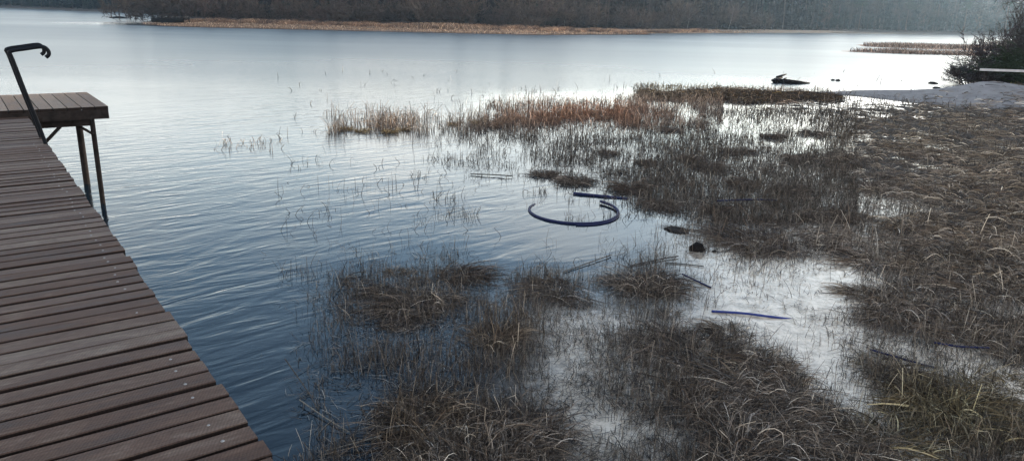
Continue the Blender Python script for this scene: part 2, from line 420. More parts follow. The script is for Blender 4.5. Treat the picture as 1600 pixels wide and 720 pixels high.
def flow(X, Y):
    return 2*np.pi*fbm(X, Y, 1.6, 21)*1.6+.4

def leaves(X, Y, z0, length, rise, ang, K=5, bend=1.0, kink=0.0):
    n = len(X); t = np.linspace(0, 1, K)[None, :]
    lift = rise[:, None]*np.sin(np.pi*np.clip(t*bend, 0, 1))**.8 if np.isscalar(bend) else rise[:, None]*np.sin(np.pi*np.clip(t*bend[:, None], 0, 1))
    a = ang[:, None]+np.cumsum(rng.standard_normal((n, K))*.11, 1)
    br = (rng.random(n) < .3)[:, None]*(np.arange(K)[None, :] >= rng.integers(2, K, n)[:, None])
    a = a+br*(rng.choice([-1, 1], n)*rng.uniform(.5, 1.8, n))[:, None]
    step = length[:, None]/(K-1)
    dx = np.cumsum(np.cos(a)*step, 1); dy = np.cumsum(np.sin(a)*step, 1)
    return np.stack([X[:, None]+dx, Y[:, None]+dy, z0[:, None]+lift], -1)

def scatter(n, box=(430, 1760, 112, 770)):
    px = rng.uniform(box[0], box[1], n); py = rng.uniform(box[2], box[3], n)
    p = W(px, py, 0.0); return px, py, p[:, 0], p[:, 1]
def pxw(dist, k=1.0):                       # leaf width: real 3-5 mm close by, bundles of leaves farther off
    return np.maximum(.0060, dist*.00080)*k

# 1. matted grass lying over the shore
parts = []
def mat_layer(n, thr, kk, hi, lmin, lmax, wk, bright=1.0):
    px, py, X, Y = scatter(n); D = near_d(X, Y)
    D = D+(fbm(X, Y, .5, 31)-.5)*5.5+(fbm(X, Y, 1.7, 37)-.5)*3
    keep = rng.random(n) < np.clip((D-thr)/kk, 0, 1)
    px, py, X, Y = px[keep], py[keep], X[keep], Y[keep]; n = len(X)
    d = np.hypot(X, Y); z = np.maximum(ground_z(X, Y), 0)
    hum = fbm(X, Y, .7, 33)
    z0 = z+np.clip(hum-.35, 0, 1)*hi*rng.random(n)*np.clip((near_d(X, Y)-3)/5, .1, 1)
    ln = rng.uniform(lmin, lmax, n)*np.clip(.8+d/60, .8, 1.4)
    P = leaves(X, Y, z0-.005, ln, rng.uniform(.0, .16, n)*hi*1.5, flow(X, Y)+rng.standard_normal(n)*.75, 5)
    sh = .55+.75*np.clip((P[:, 2, 2])/.3, 0, 1)
    tn = .65+.75*fbm(X, Y, 1.1, 35)
    c = pal(n, bright=bright)*tints(px, py, n)*tn[:, None]
    return ribbons(P, pxw(d, wk)*rng.uniform(.6, 1.3, n), c)
parts.append(mat_layer(92000, 4.9, 5.0, .24, .12, .5, .95))
parts.append(mat_layer(50000, 6.0, 3.0, .36, .10, .42, 1.1, 1.15))
v, f, c = join(parts)
tag(link('matted_sedge', np_mesh('matted_sedge', v, f, c), M_GRASS), 'flattened dead grey-brown sedge matted over the flooded shore', 'dead sedge', kind='stuff')

# 2. upright and leaning thin stems standing in the shallows
def stem_layer(n, lo, hi_, fullat, hmin, hmax, wk, dark=.55, box=(430, 1760, 112, 770)):
    px, py, X, Y = scatter(n, box); D = near_d(X, Y)+(fbm(X, Y, .55, 41)-.5)*7
    keep = (D > lo) & (rng.random(n) < np.clip((D-lo)/fullat, 0, 1)**1.3*np.clip((hi_-D)/2, .25, 1))
    px, py, X, Y = px[keep], py[keep], X[keep], Y[keep]; n = len(X); d = np.hypot(X, Y)
    ht = rng.uniform(hmin, hmax, n)*(.6+.4*np.clip(d/15, 0, 1.6)); a = rng.random(n)*2*np.pi; lean = np.abs(rng.standard_normal(n))*.45
    K = 4; t = np.linspace(0, 1, K)[None, :]
    kinkd = rng.random(n) < .3; ka = rng.random(n)*2*np.pi
    dx = np.cos(a)[:, None]*lean[:, None]*ht[:, None]*t**1.5; dy = np.sin(a)[:, None]*lean[:, None]*ht[:, None]*t**1.5
    up = ht[:, None]*t
    ext = np.where(kinkd, 1, 0)[:, None]*np.clip(t-.55, 0, 1)*ht[:, None]
    dx = dx+np.cos(ka)[:, None]*ext*1.2; dy = dy+np.sin(ka)[:, None]*ext*1.2; up = up-ext*1.5
    z = np.minimum(ground_z(X, Y), 0.05)*0
    P = np.stack([X[:, None]+dx, Y[:, None]+dy, -.01+up], -1)
    c = pal(n, bright=dark)*tints(px, py, n)
    return ribbons(P, pxw(d, wk)*rng.uniform(.6, 1.2, n), c, taper=.45)
parts = [stem_layer(120000, .45, 9.5, 6.5, .05, .26, .85, .5)]
# rust bed and pale strip at the back: taller, denser
parts.append(stem_layer(9500, 1.6, 9, 3.0, .08, .30, .75, .9, box=(700, 1100, 160, 212)))
parts.append(stem_layer(2600, .6, 9, 1.2, .15, .4, .8, .8, box=(510, 760, 180, 210)))
parts.append(stem_layer(2200, 1.5, 9, 2.0, .05, .18, .8, .6, box=(990, 1300, 130, 155)))
parts.append(stem_layer(60000, .8, 9.5, 4.5, .04, .2, .8, .34, box=(640, 1340, 172, 352)))
parts.append(stem_layer(14000, .5, 9.5, 3.5, .05, .26, .62, .42, box=(480, 1150, 380, 745)))
parts.append(stem_layer(6000, .8, 9.5, 2.5, .06, .24, .75, .85, box=(960, 1130, 150, 200)))
parts.append(stem_layer(9000, 1.5, 9.5, 6, .1, .4, 1.1, .9, box=(450, 1700, 350, 760)))
v, f, c = join(parts)
tag(link('sedge_stems', np_mesh('sedge_stems', v, f, c), M_GRASS), 'thin dead stems standing and leaning out of the shallow water', 'dead stems', kind='stuff')

# 3. broken straws afloat
px, py, X, Y = scatter(70000); D = near_d(X, Y)+(fbm(X, Y, .5, 51)-.5)*3
keep = rng.random(len(X)) < np.clip((D-.6)/5, 0, .8); X, Y, px, py = X[keep], Y[keep], px[keep], py[keep]; n = len(X); d = np.hypot(X, Y)
P = leaves(X, Y, np.full(n, .004)+rng.random(n)*.012, rng.uniform(.03, .2, n)*(.8+d/20), rng.uniform(0, .02, n), rng.random(n)*6.28, 4)
c = pal(n, bright=.42); pick = rng.random(n) < .10; c[pick] = (.30, .27, .23)
v, f, c = ribbons(P, pxw(d, 1.0)*rng.uniform(.6, 1.6, n), c, side=np.tile([[0., 0., 1.]], (n, 1)))
tag(link('floating_straw', np_mesh('floating_straw', v, f, c), M_GRASS), 'short broken straws lying on the shallow water', 'floating straw', kind='stuff')

# 4. tussocks: every one a thing of its own, from a few leaf masses
def tussock_mesh(i, n=340, spread=.42, hgt=.15, lean=(0, 0)):
    a = rng.random(n)*2*np.pi; r0 = rng.random(n)**.7*.26
    X = np.cos(a)*r0; Y = np.sin(a)*r0; ang = a+rng.standard_normal(n)*.95
    ln = rng.uniform(.35, 1.0, n)*spread; pk = rng.uniform(.35, 1, n)*hgt
    K = 6; t = np.linspace(0, 1, K)[None, :]
    en = rng.uniform(-.15, .75, n)                                  # some leaves stay upright, most arch over
    zz = pk[:, None]*(np.sin(np.pi*t*.5)**.7*(1)-(t**2.4)*(1-en[:, None])*1.0)
    cx = ang[:, None]+np.cumsum(rng.standard_normal((n, K))*.10, 1)
    br = (rng.random(n) < .4)[:, None]*(np.arange(K)[None, :] >= rng.integers(2, K, n)[:, None])
    cx = cx+br*(rng.choice([-1, 1], n)*rng.uniform(.4, 2.0, n))[:, None]; zz = zz*(1-br*rng.uniform(.2, .7, n)[:, None])
    st = ln[:, None]/(K-1)*np.linspace(.45, 1.4, K)[None, :]
    x = X[:, None]+np.cumsum(np.cos(cx)*st, 1)+lean[0]*t*spread; y = Y[:, None]+np.cumsum(np.sin(cx)*st, 1)+lean[1]*t*spread
    P = np.stack([x, y, np.maximum(zz, .004)], -1)
    v, f, c = ribbons(P, np.full(n, .0074)*rng.uniform(.45, 1.9, n)*(1+(rng.random(n) < .08)*1.2), pal(n, TT[i % len(TT)], 1.0))
    return np_mesh('sedge_tussock', v, f, c)
TT = [(.9, .87, .85), (.98, .92, .82), (.62, .6, .6), (.48, .46, .47)]
protos = [tussock_mesh(i, lean=(rng.uniform(-.4, .4), rng.uniform(-.4, .4))) for i in range(8)]
rust = []
TT.append((1.0, .72, .56)); TT.append((1.15, 1.0, .6)); TT.append((.9, .85, .6))
def special(i, **k): m_ = tussock_mesh(i, **k); return m_
P_RUST = special(4, n=200, spread=.34, hgt=.2); P_YEL = special(5, n=200, spread=.25, hgt=.18); P_OLI = [special(6), special(6, lean=(-.4, .2))]
P_DARK = [special(3), special(3, lean=(.3, -.2)), special(2, lean=(.3, .3))]
P_NORM = [protos[0], protos[1], protos[4], protos[5]]
NT = 0
def tuss(px, py, wpx, lst, label, group=None, hs=1.0):
    """centre at pixel on the water plane; wpx = visible width in photo pixels"""
    p = V(px, py, 0); d = math.sqrt(p.x**2+p.y**2+H*H)
    s = wpx/F*d/.85
    me = lst[int(rng.integers(len(lst)))] if isinstance(lst, list) else lst
    o = link('sedge_tussock', me, M_GRASS)
    o.location = (p.x, p.y, -.02); o.rotation_euler = (0, 0, rng.random()*6.28); o.scale = (s, s, min(s, 1.5)*hs*rng.uniform(.85, 1.15))
    tag(o, label, 'sedge tussock', group); return o
HERO = [
 (715,430,110,P_DARK,'dark round tussock at the upper right end of the left clump in the open water',1.0),
 (600,455,80,P_NORM,'small leaning tussock on the left edge of the clump beside the rippled water',1.1),
 (650,480,140,P_NORM,'wide loose tussock in the middle of the left clump of sedge',1.0),
 (770,530,110,P_NORM,'brown tussock just below the left clump, standing in blue water',1.1),
 (870,450,120,P_DARK,'low dark tussock right behind the brown tussock with fallen stalks over it',.8),
 (1010,450,130,P_DARK,'dense dark tussock left of the bright puddle with the blue hose',.9),
 (680,670,190,P_NORM,'large tan tussock at the bottom edge of the photo nearest the jetty',1.0),
 (830,680,180,P_NORM,'second large tussock at the bottom edge, right of the one nearest the jetty',.9),
 (1200,640,260,P_NORM,'biggest grey-brown tussock of long fallen leaves at the bottom centre right',.8),
 (1090,550,190,P_DARK,'grey tussock directly behind the biggest one',.8),
 (1480,640,170,P_OLI,'olive-green tussock between the two bright channels at the lower right',1.1),
 (1400,590,110,P_DARK,'thin brown tussock left of the olive-green one',1.0),
 (1390,700,150,P_OLI,'olive-brown tussock at the bottom edge between water channels',.9),
 (1440,480,210,P_NORM,'broad combed-over tussock above the channel with a smooth leafy flank',.6),
 (1190,380,150,P_DARK,'dark flat tussock right of the black lump',.7),
 (1060,358,50,P_DARK,'small dark tussock behind the black lump',.5),
 (1155,238,60,P_DARK,'small dark tussock alone in the bright water far back',.9),
 (1560,690,120,P_OLI,'olive tussock in the lower right corner',1.0),
]
for h in HERO: tuss(h[0], h[1], h[2], h[3], h[4], None, h[5])
E_ = [
 ('dark tussocks among the glinting shallows', 'dark dead tussock standing among the glinting shallows behind the lagoon', P_DARK,
  [(850,275,50),(900,285,60),(985,297,70),(1030,320,70),(1080,250,50),(1100,262,60),(1055,205,40),(1230,300,60),(1170,290,50),(1250,250,50),(1200,215,40),(1120,330,60),(1010,255,40),(950,240,35),(1270,210,40)]),
 ('dark tussocks on the muddy tongue', 'dark matted tussock on the tongue of mud right of the lagoon', P_DARK,
  [(1130,365,70),(1240,395,80),(1290,385,80),(1150,345,60),(1220,350,80),(1290,345,80),(1180,395,70)]),
 ('tussocks in the left clump', 'thin grey tussock in the left clump, among the bigger ones', P_NORM,
  [(560,440,50),(620,425,50),(735,470,60),(630,510,70),(655,440,50)]),
 ('tussocks between the left clump and the puddle', 'low tangled tussock between the left clump and the bright puddle', P_DARK,
  [(900,470,70),(955,440,60),(1050,490,50),(750,570,60)]),
 ('tussocks along the bottom edge', 'tan tussock crowded along the bottom edge left of the pale silt', P_NORM,
  [(620,640,110),(780,700,130),(900,710,80),(720,725,150)]),
 ('tussocks of the big bottom mass', 'grey-brown tussock within the big mass of fallen leaves at bottom centre', P_NORM,
  [(1120,600,130),(1180,570,130),(1250,690,170),(1150,680,170),(1230,590,100),(1300,710,140),(1020,540,90),(1140,520,90),(1190,725,180)]),
 ('tussocks at the right channels', 'brownish tussock beside the bright channels at the lower right', P_OLI,
  [(1430,620,100),(1530,620,110),(1460,690,110),(1520,670,130),(1590,650,110),(1370,570,80),(1580,600,80),(1420,650,90)]),
 ('tussocks of the right-hand mat', 'grey-brown tussock rising from the matted shore on the right', P_NORM,
  [(1360,410,110),(1420,360,100),(1500,300,100),(1560,250,80),(1380,300,80),(1450,420,120),(1530,380,120),(1590,440,140),(1500,520,140),(1400,500,110),(1570,520,140),(1340,340,80),(1460,250,70),(1400,230,60),(1530,210,60),(1350,200,50),(1320,250,60),(1590,340,110),(1480,350,90),(1540,460,120),(1350,460,80),(1580,190,50),(1440,290,80),(1600,560,120),(1660,400,130),(1680,520,140),(1650,300,100)]),
 ('rust tussocks in the back bed', 'rusty brown tussock of upright reed in the back bed', P_RUST,
  [(x_, y_, 34) for x_, y_ in zip(list(range(770, 1000, 19)), [197,190,186,193,182,190,180,186,178,186,176,184])]),
 ('pale tussocks off the reed bed', 'pale straw tussock standing off the left end of the reed bed', P_YEL,
  [(540,203,34),(565,206,34),(610,207,36),(630,203,30),(710,195,30),(745,193,30)]),
]
for grp, lab, lst, pts in E_:
    for (x_, y_, s_) in pts: tuss(x_, y_, s_, lst, lab, grp, 1.4 if y_ < 340 and x_ < 1290 else .85)
for (x_, y_, s_) in [(1015,146,26),(1030,146,26),(1048,146,24),(1095,142,22),(1140,140,22),(1165,140,22)]:
    tuss(x_, y_, s_, P_YEL, 'yellow-green tussock growing on the dark mossy bank out in the water', 'green tussocks on the mossy bank', .6)

# dark mossy bank behind the shallows
mb = []
n = 26000; px = 1000+310*rng.beta(1.4, 1.4, n); wob = 3*np.sin(px/23.)+2*np.sin(px/9.7+1); py = 148+(px-1000)/310*6+wob*.6+rng.standard_normal(n)*(1.6+2.2*(.5+.5*np.sin(px/31.+2)))
p = W(px, py, 0); X, Y = p[:, 0], p[:, 1]; hgt = .19*np.sin(np.pi*np.clip((px-990)/330, 0, 1))**1.1*np.exp(-((py-148-(px-1000)/310*6)/5)**2)*(.2+1.6*fbm(X, Y, 1.1, 77))
P = leaves(X, Y, hgt*rng.random(n), rng.uniform(.1, .35, n), rng.uniform(.0, .12, n), rng.random(n)*6.28, 4)
c = pal(n, (1, .85, .7), .34)
w_ = (rng.random(n) < .2); c[w_] *= np.array([1.9, 1.7, 1.0])
v, f, c = ribbons(P, np.full(n, .022), c)
tag(link('mossy_bank', np_mesh('mossy_bank', v, f, c), M_GRASS), 'low dark mossy bank of old sedge behind the bright shallows', 'sedge bank', kind='stuff')

# few long fallen reed stalks
def stalk(pts, r, label, c=(.12, .10, .085)):
    b = MB(); b.tube(smoothpath(pts, 4), r, 5, c); o = b.build('reed_stalk', M_GRASS); tag(o, label, 'reed stalk'); return o
stalk([V(445,560,.28), V(480,610,.1), V(497,640,.0)], .0042, 'leaning dark reed stalk furthest left, close to the jetty end in view', (.05, .042, .036))
stalk([V(468,624,.03), V(510,653,.02), V(545,674,.015)], .0045, 'straight grey reed stalk lying on the water next to the jetty', (.2, .18, .15))
stalk([V(508,704,.02), V(560,690,.04), V(596,680,.06)], .0045, 'pale reed stalk floating at the bottom near the jetty corner', (.22, .2, .17))
stalk([V(880,425,.01), V(935,405,.02), V(955,398,.02)], .007, 'long dark stalk afloat behind the low dark tussock', (.07, .06, .05))
stalk([V(985,415,.01), V(1030,405,.015), V(1060,400,.02)], .009, 'long black stalk pointing from the dark tussock to the black lump', (.035, .03, .03))
stalk([V(1040,410,.01), V(1075,413,.01), V(1100,416,.012)], .007, 'short black stalk floating beyond the dense dark tussock', (.04, .035, .03))
stalk([V(520,462,.02), V(545,430,.03), V(572,424,.03)], .006, 'bent dark stalk reaching left out of the left clump', (.05, .045, .04))
stalk([V(735,272,.02), V(770,273,.03), V(800,275,.03)], .011, 'dark stalk lying at the left tip of the glinting shallows', (.04, .04, .04))
# scattered bent straws out in the open water
px = np.concatenate([rng.uniform(335, 440, 60), rng.uniform(440, 820, 60), rng.uniform(630, 720, 40), rng.uniform(400, 640, 16)])
py = np.concatenate([226+rng.standard_normal(60)*6, rng.uniform(215, 370, 60), rng.uniform(245, 330, 40), rng.uniform(370, 640, 16)])
p = W(px, py, 0); X, Y = p[:, 0], p[:, 1]; n = len(X); d = np.hypot(X, Y)
ht = rng.uniform(.03, .17, n); a = rng.random(n)*6.28; t = np.linspace(0, 1, 5)[None, :]
P = np.stack([X[:, None]+np.cos(a)[:, None]*ht[:, None]*.7*np.sin(t*2.2)**2, Y[:, None]+np.sin(a)[:, None]*ht[:, None]*.7*t, -.005+ht[:, None]*np.sin(t*rng.uniform(.9, 2.3, n)[:, None])], -1)
c = pal(n, bright=.32); c[:60] = pal(60, (1, .9, .8), 1.)
v, f, c = ribbons(P, pxw(d, .9), c, taper=.6)
tag(link('open_water_straws', np_mesh('open_water_straws', v, f, c), M_GRASS), 'scattered single bent straws poking out of the open water', 'straws', kind='stuff')

# ------------------------------------------------------------------ jetty
A = Vector((-math.sin(R_(36.6)), math.cos(R_(36.6)), 0)); Cc = Vector((A.y, -A.x, 0))
E0 = V(270, 497, DECK)
def J(t, s, z): return E0+A*t+Cc*s+Vector((0, 0, z-DECK))
ang = math.atan2(Cc.y, Cc.x)
jet = empty('jetty', (E0.x, E0.y, 0), ang)
tag(jet, 'long wooden jetty of damp reddish-brown cross boards running out to the platform', 'jetty')
# local frame: X along Cc, Y along A
def Jl(t, s, z): return Vector((s, t, z))
pitch = .1385; b = MB(); bolts = []
t = -3.6; i = 0
endT = (V(40, 183, DECK)-E0).dot(A)
while t < endT+.05:
    w_ = pitch-.023-rng.uniform(0, .006); r1 = rng.uniform(-.010, .010); z = DECK-.021+rng.uniform(-.003, .003)
    tilt = rng.uniform(-.004, .004); tw = rng.uniform(-.0025, .0025)
    n0 = len(b.v)
    cc_ = (rng.random(), rng.random(), 0)
    x0, x1 = -1.75+rng.uniform(-.02, .02), .0+r1
    y0, y1 = t, t+w_
    ch = .004
    # board with worn edges
    prof = [(y0, -.02), (y0, .016), (y0+ch, .02), (y1-ch, .02), (y1, .016), (y1, -.02)]
    xs = np.linspace(x0, x1, 9); jit = rng.uniform(-.0022, .0022, (9, 2))
    vs = [(x, y+(jit[k, 0] if q < 3 else jit[k, 1]), z+zz+tilt*(y-t)/w_+tw*(x-x0)) for k, x in enumerate(xs) for q, (y, zz) in enumerate(prof)]
    fs = [(k*6+q, k*6+(q+1) % 6, (k+1)*6+(q+1) % 6, (k+1)*6+q) for k in range(8) for q in range(6)]+[(5,4,3,2,1,0), tuple(48+q for q in range(6))]
    b._add(vs, fs, cc_)
    if rng.random() < .8: bolts.append((t+w_*rng.uniform(.35, .6), x1-.125+rng.uniform(-.012, .012), z+.02+tilt*.5+tw*(x1-x0)))
    t += pitch+rng.uniform(-.002, .002); i += 1
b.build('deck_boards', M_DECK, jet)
vis = [q for q in bolts if -1.9 < q[0] < 6.2]
b = MB(); prof = [(.0075, 0), (.0075, .001), (.0055, .003), (.002, .004)]
vs = [(r*math.cos(a), r*math.sin(a), z) for r, z in prof for a in [k*math.pi/5 for k in range(10)]]
b._add(vs, [(r*10+k, r*10+(k+1) % 10, (r+1)*10+(k+1) % 10, (r+1)*10+k) for r in range(3) for k in range(10)]+[tuple(range(30, 40))])
b0 = b.build('screw_head', M_BOLT, jet, smooth=True); b0.location = (vis[0][1], vis[0][0], vis[0][2])
for q in vis[1:][:95]:
    c = b0.copy(); C.collection.objects.link(c); c.parent = jet; c.location = (q[1], q[0], q[2]); c.scale = (rng.uniform(.8, 1.05),)*3
for s in (-.12, -.85, -1.6):
    bb = MB(); bb.box((s, (endT-3.6)/2, DECK-.042-.075), (.035, 0, 0), (0, (endT+3.6)/2, 0), (0, 0, .075)); bb.build('beam', M_WETPOST, jet)
for tt in (-2.4, .6, 3.6, 6.6):
    for s in (-.2, -1.5):
        bb = MB(); bb.tube([(s, tt, -1.5), (s, tt, DECK-.19)], .07, 12); bb.build('post', M_WETPOST, jet, smooth=False)
    bb = MB(); bb.box((-.85, tt, DECK-.042-.15-.05), (.8, 0, 0), (0, .04, 0), (0, 0, .048)); bb.build('crossbeam', M_WETPOST, jet)

# ------------------------------------------------------------------ platform at the end
corner = V(169, 166, PLAT); back = V(138, 144, PLAT)
pl = empty('swimming_platform', (corner.x, corner.y, 0), ang)
tag(pl, 'raised wooden platform of pale brown boards on posts at the far end of the jetty', 'platform')
depth = max((back-corner).dot(A), 1.2); Wd = 4.2
b = MB(); pw = .178; x = 0; 
while x > -Wd:
    cc_ = (rng.random(), rng.random()*.9, 0); y1 = depth+rng.uniform(-.01, .01); zz = rng.uniform(-.0008, .0008)
    if x == 0: cc_ = (.3, -.15, 0)
    b.box((x-pw/2+.004, depth/2, PLAT-.022+zz), (pw/2-.006, 0, 0), (0, y1/2, 0), (0, 0, .022), cc_); x -= pw
# turn the boards so that the grain runs along each board: the mesh is built in a frame turned by 90 degrees
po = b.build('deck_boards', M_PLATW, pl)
me = po.data
for vtx in me.vertices: vtx.co = Vector((vtx.co.y, -vtx.co.x, vtx.co.z))
po.rotation_euler = (0, 0, math.pi/2)
bb = MB(); bb.box((-Wd/2, .014, PLAT-.0455-.068), (Wd/2-.005, 0, 0), (0, .02, 0), (0, 0, .068)); bb.build('fascia', M_WETPOST, pl)
bb = MB(); bb.box((-.024, depth/2+.02, PLAT-.0455-.068), (.02, 0, 0), (0, depth/2-.03, 0), (0, 0, .067)); bb.build('fascia', M_WETPOST, pl)
bb = MB(); bb.box((-Wd/2-.25, .14, PLAT-.186-.05), (Wd/2, 0, 0), (0, .05, 0), (0, 0, .05)); bb.build('beam', M_WETPOST, pl)
bb = MB(); bb.box((-Wd/2-.25, depth-.35, PLAT-.186-.05), (Wd/2, 0, 0), (0, .05, 0), (0, 0, .05)); bb.build('beam', M_WETPOST, pl)
def toL(p): 
    q = p-corner; return Vector((q.dot(Cc), q.dot(A), p.z))
p1 = toL(V(136, 287, 0)); p2 = toL(V(161, 318, 0))
print('posts', p1, p2, 'depth', depth, 'corner', corner)
for p_, r_ in ((p1, .052), (p2, .036)):
    yy = min(max(p_.y, .1), depth-.15)
    bb = MB(); bb.tube([(p_.x, p_.y, -2), (p_.x, p_.y, .3), (p_.x, max(p_.y, .05), PLAT-.19 if p_ is p1 else PLAT-.08)], r_, 12); bb.build('leg', M_WETPOST, pl, smooth=False)
for (xx, yy) in ((-3.6, .14), (-3.6, depth-.35), (-1.9, depth-.35)):
    bb = MB(); bb.tube([(xx, yy, -2), (xx, yy, PLAT-.28)], .05, 12); bb.build('leg', M_WETPOST, pl)
bb = MB(); bb.tube([(p2.x-.01, .1, PLAT-.42), (p2.x-.3, .2, PLAT-.2)], .02, 8); bb.build('brace', M_WETPOST, pl)
br0 = toL(V(91, 193, PLAT-.28)); bb = MB(); bb.tube([(br0.x, .14, PLAT-.27), (br0.x-.45, .14, PLAT-.72)], .025, 8); bb.build('brace', M_WETPOST, pl)
bb = MB(); bb.tube([(br0.x-.45, .14, PLAT-.72), (br0.x-1.2, .14, PLAT-.72)], .025, 8); bb.build('brace', M_WETPOST, pl)

# ------------------------------------------------------------------ ladder with hooked handrails
Q = V(75, 225, DECK)
def on_plane(px, py, off=0.0):
    d = Vector(ray(px, py).tolist()); o = Vector((0, 0, H)); q = Q+A*off
    t = (q-o).dot(A)/d.dot(A); return o+d*t
RL = [on_plane(74, 232), on_plane(62, 200), on_plane(40, 146), on_plane(19, 92)]
dirdn = (RL[0]-RL[2]).normalized()
foot = RL[0]+dirdn*((RL[0].z+.5)/-dirdn.z)
path = [foot, RL[0], RL[1], RL[2], RL[3], on_plane(14.5, 83), on_plane(20, 79.5), on_plane(40, 76.5), on_plane(62, 73.5), on_plane(70, 74.5), on_plane(75.5, 80), on_plane(76, 86), on_plane(71.5, 90)]
path = [path[0]]+smoothpath(path[1:], 5)
lad = empty('swimming_ladder', (Q.x, Q.y, 0)); tag(lad, 'dark metal ladder with hooked handrails on the side of the jetty by the platform', 'ladder')
O = Vector((Q.x, Q.y, 0))
for off in (0, .5):
    bb = MB(); bb.tube([p+A*off-O for p in path], .021, 12); bb.build('handrail', M_STEEL, lad, smooth=True)
for k in range(5):
    c0 = foot+(RL[0]-foot)*(.14+.2*k)-O
    bb = MB(); bb.tube([c0, c0+A*.5], .016, 8); bb.build('rung', M_STEEL, lad, smooth=True)

# ------------------------------------------------------------------ blue pipes
def pipe(pts, r, m, label, flat=1.0, n=8):
    P_ = smoothpath(pts, n); b = MB(); o0 = P_[len(P_)//2]
    b.tube([p-o0 for p in P_], r, 12); o = b.build('water_pipe', m, smooth=True); o.location = o0; o.location.z = o0.z; tag(o, label, 'pipe'); return o
cx = V(897, 327, 0); 
# loop: left end under water, one full turn with the overlap on the right
pp = []
c0 = (V(829, 336, 0)+V(964, 332, 0))/2; rx = (V(964, 332, 0)-V(829, 336, 0)).length/2
back_p = V(900, 312, 0); front = V(897, 350, 0); ry = (back_p-front).length/2*1.0; cy = (back_p.y+front.y)/2
for k in range(0, 30):
    a = R_(150+k*10.8)                                     # 150 deg (upper left) round the front to upper right
    r_ = 1+.0*k; zz = .008+.018*np.clip((k-15)/5, 0, 1)
    if k < 3: zz = .012-.02*(3-k)/3
    pp.append(Vector((c0.x+rx*math.cos(a), cy+ry*math.sin(a), zz)))
hoop = pipe(pp[:21]+[Vector((c0.x+rx*math.cos(R_(24)), cy+ry*math.sin(R_(24)), .03)), Vector((c0.x+rx*math.cos(R_(46)), cy+ry*math.sin(R_(46)), .035))], .022, M_HOSE, 'dark blue plastic pipe curled into a floating hoop in the lagoon', n=4)
cr = []
for k in range(8):
    a = R_(268+k*13); cr.append(Vector((c0.x+rx*1.015*math.cos(a), cy-.03+ry*1.07*math.sin(a)+.0, .008)))
pipe(cr, .013, M_HOSE, 'thinner second strand of blue pipe under the right front of the hoop', n=4)
pipe([V(896, 302, .016), V(915, 304, .014), V(945, 307, .01), V(982, 311.5, -.005)], .024, M_HOSE, 'straight dark blue pipe end floating just behind the hoop')
pipe([V(1112, 486, .012), V(1160, 489, .016), V(1200, 494, .016), V(1240, 499, -.012)], .013, M_HOSE2, 'bright blue pipe lying across the bright puddle')
pipe([V(1066, 428, .03), V(1085, 437, .014), V(1111, 449, .01)], .010, M_HOSE, 'thin blue pipe piece slanting beside the dense dark tussock')
pipe([V(1120, 314, .05), V(1170, 312, .06), V(1215, 313, .05)], .015, M_HOSE, 'thin blue line of pipe half hidden in the sedge beyond the lagoon')
pipe([V(1360, 546, .03), V(1410, 560, .02), V(1462, 575, .01)], .010, M_HOSE, 'dark blue pipe by the lower right channel, partly under sedge')
pipe([V(1460, 535, .06), V(1500, 541, .07), V(1545, 543, .05)], .010, M_HOSE, 'faint blue pipe on the sedge near the right edge')

# ------------------------------------------------------------------ lumps, driftwood
def lump(px, py, wpx, hk, name, label, cat, m=M_MUD, seed=0):
    p = V(px, py, 0); d = math.sqrt(p.x**2+p.y**2+H*H); s = wpx/F*d/2
    r = np.random.default_rng(seed+5); me = bpy.data.meshes.new(name)
    import bmesh
    bm = bmesh.new(); bmesh.ops.create_icosphere(bm, subdivisions=4, radius=1)
    for v_ in bm.verts:
        q = v_.co.copy(); k = .72+.35*float(vn(np.array(q.x*2+seed), np.array(q.y*2+q.z*1.7)))+.22*float(vn(np.array(q.x*6), np.array(q.y*6+q.z*5+seed)))+.15*float(vn(np.array(q.x*14), np.array(q.y*14+q.z*11)))
        v_.co = Vector((q.x*s*k, q.y*s*k*.8, max(q.z, -.4)*s*k*hk))
    bm.to_mesh(me); bm.free(); me.polygons.foreach_set('use_smooth', np.ones(len(me.polygons), bool))
    o = link(name, me, m); o.location = (p.x, p.y, 0); o.rotation_euler = (0, 0, r.random()*6); tag(o, label, cat); return o
lump(1088, 391, 24, .95, 'mud_lump', 'black jagged lump sticking out of the shallow water', 'mud lump', seed=1)
lump(1116, 393, 8, .6, 'mud_lump', 'tiny dark lump right of the black jagged one', 'mud lump', seed=2)
lump(1058, 360, 40, .16, 'mud_lump', 'flat black mud lump at the tip of the muddy tongue', 'mud lump', seed=3)
lump(1301, 126, 6, .6, 'stone', 'left one of two small dark stones in the far glittering water', 'stone', seed=4)
lump(1309, 126.5, 7, .6, 'stone', 'right one of two small dark stones in the far glittering water', 'stone', seed=6)
lump(1458, 131, 12, .4, 'stone', 'dark stone in the water at the foot of the right bush', 'stone', seed=8)
lump(1463, 138, 10, .4, 'stone', 'lower dark stone at the water edge beside the sand', 'stone', seed=9)
dw = empty('driftwood_log', tuple(V(1225, 128, 0))); tag(dw, 'dark driftwood log with upturned root end floating beyond the mossy bank', 'driftwood')
o0 = V(1225, 128, 0); bb = MB()
bb.tube([V(1210, 126.5, .06)-o0, V(1232, 128, .08)-o0, V(1248, 129, .06)-o0, V(1265, 130, .02)-o0], [.13, .12, .08, .03], 10); bb.build('trunk', M_MUD, dw, smooth=True)
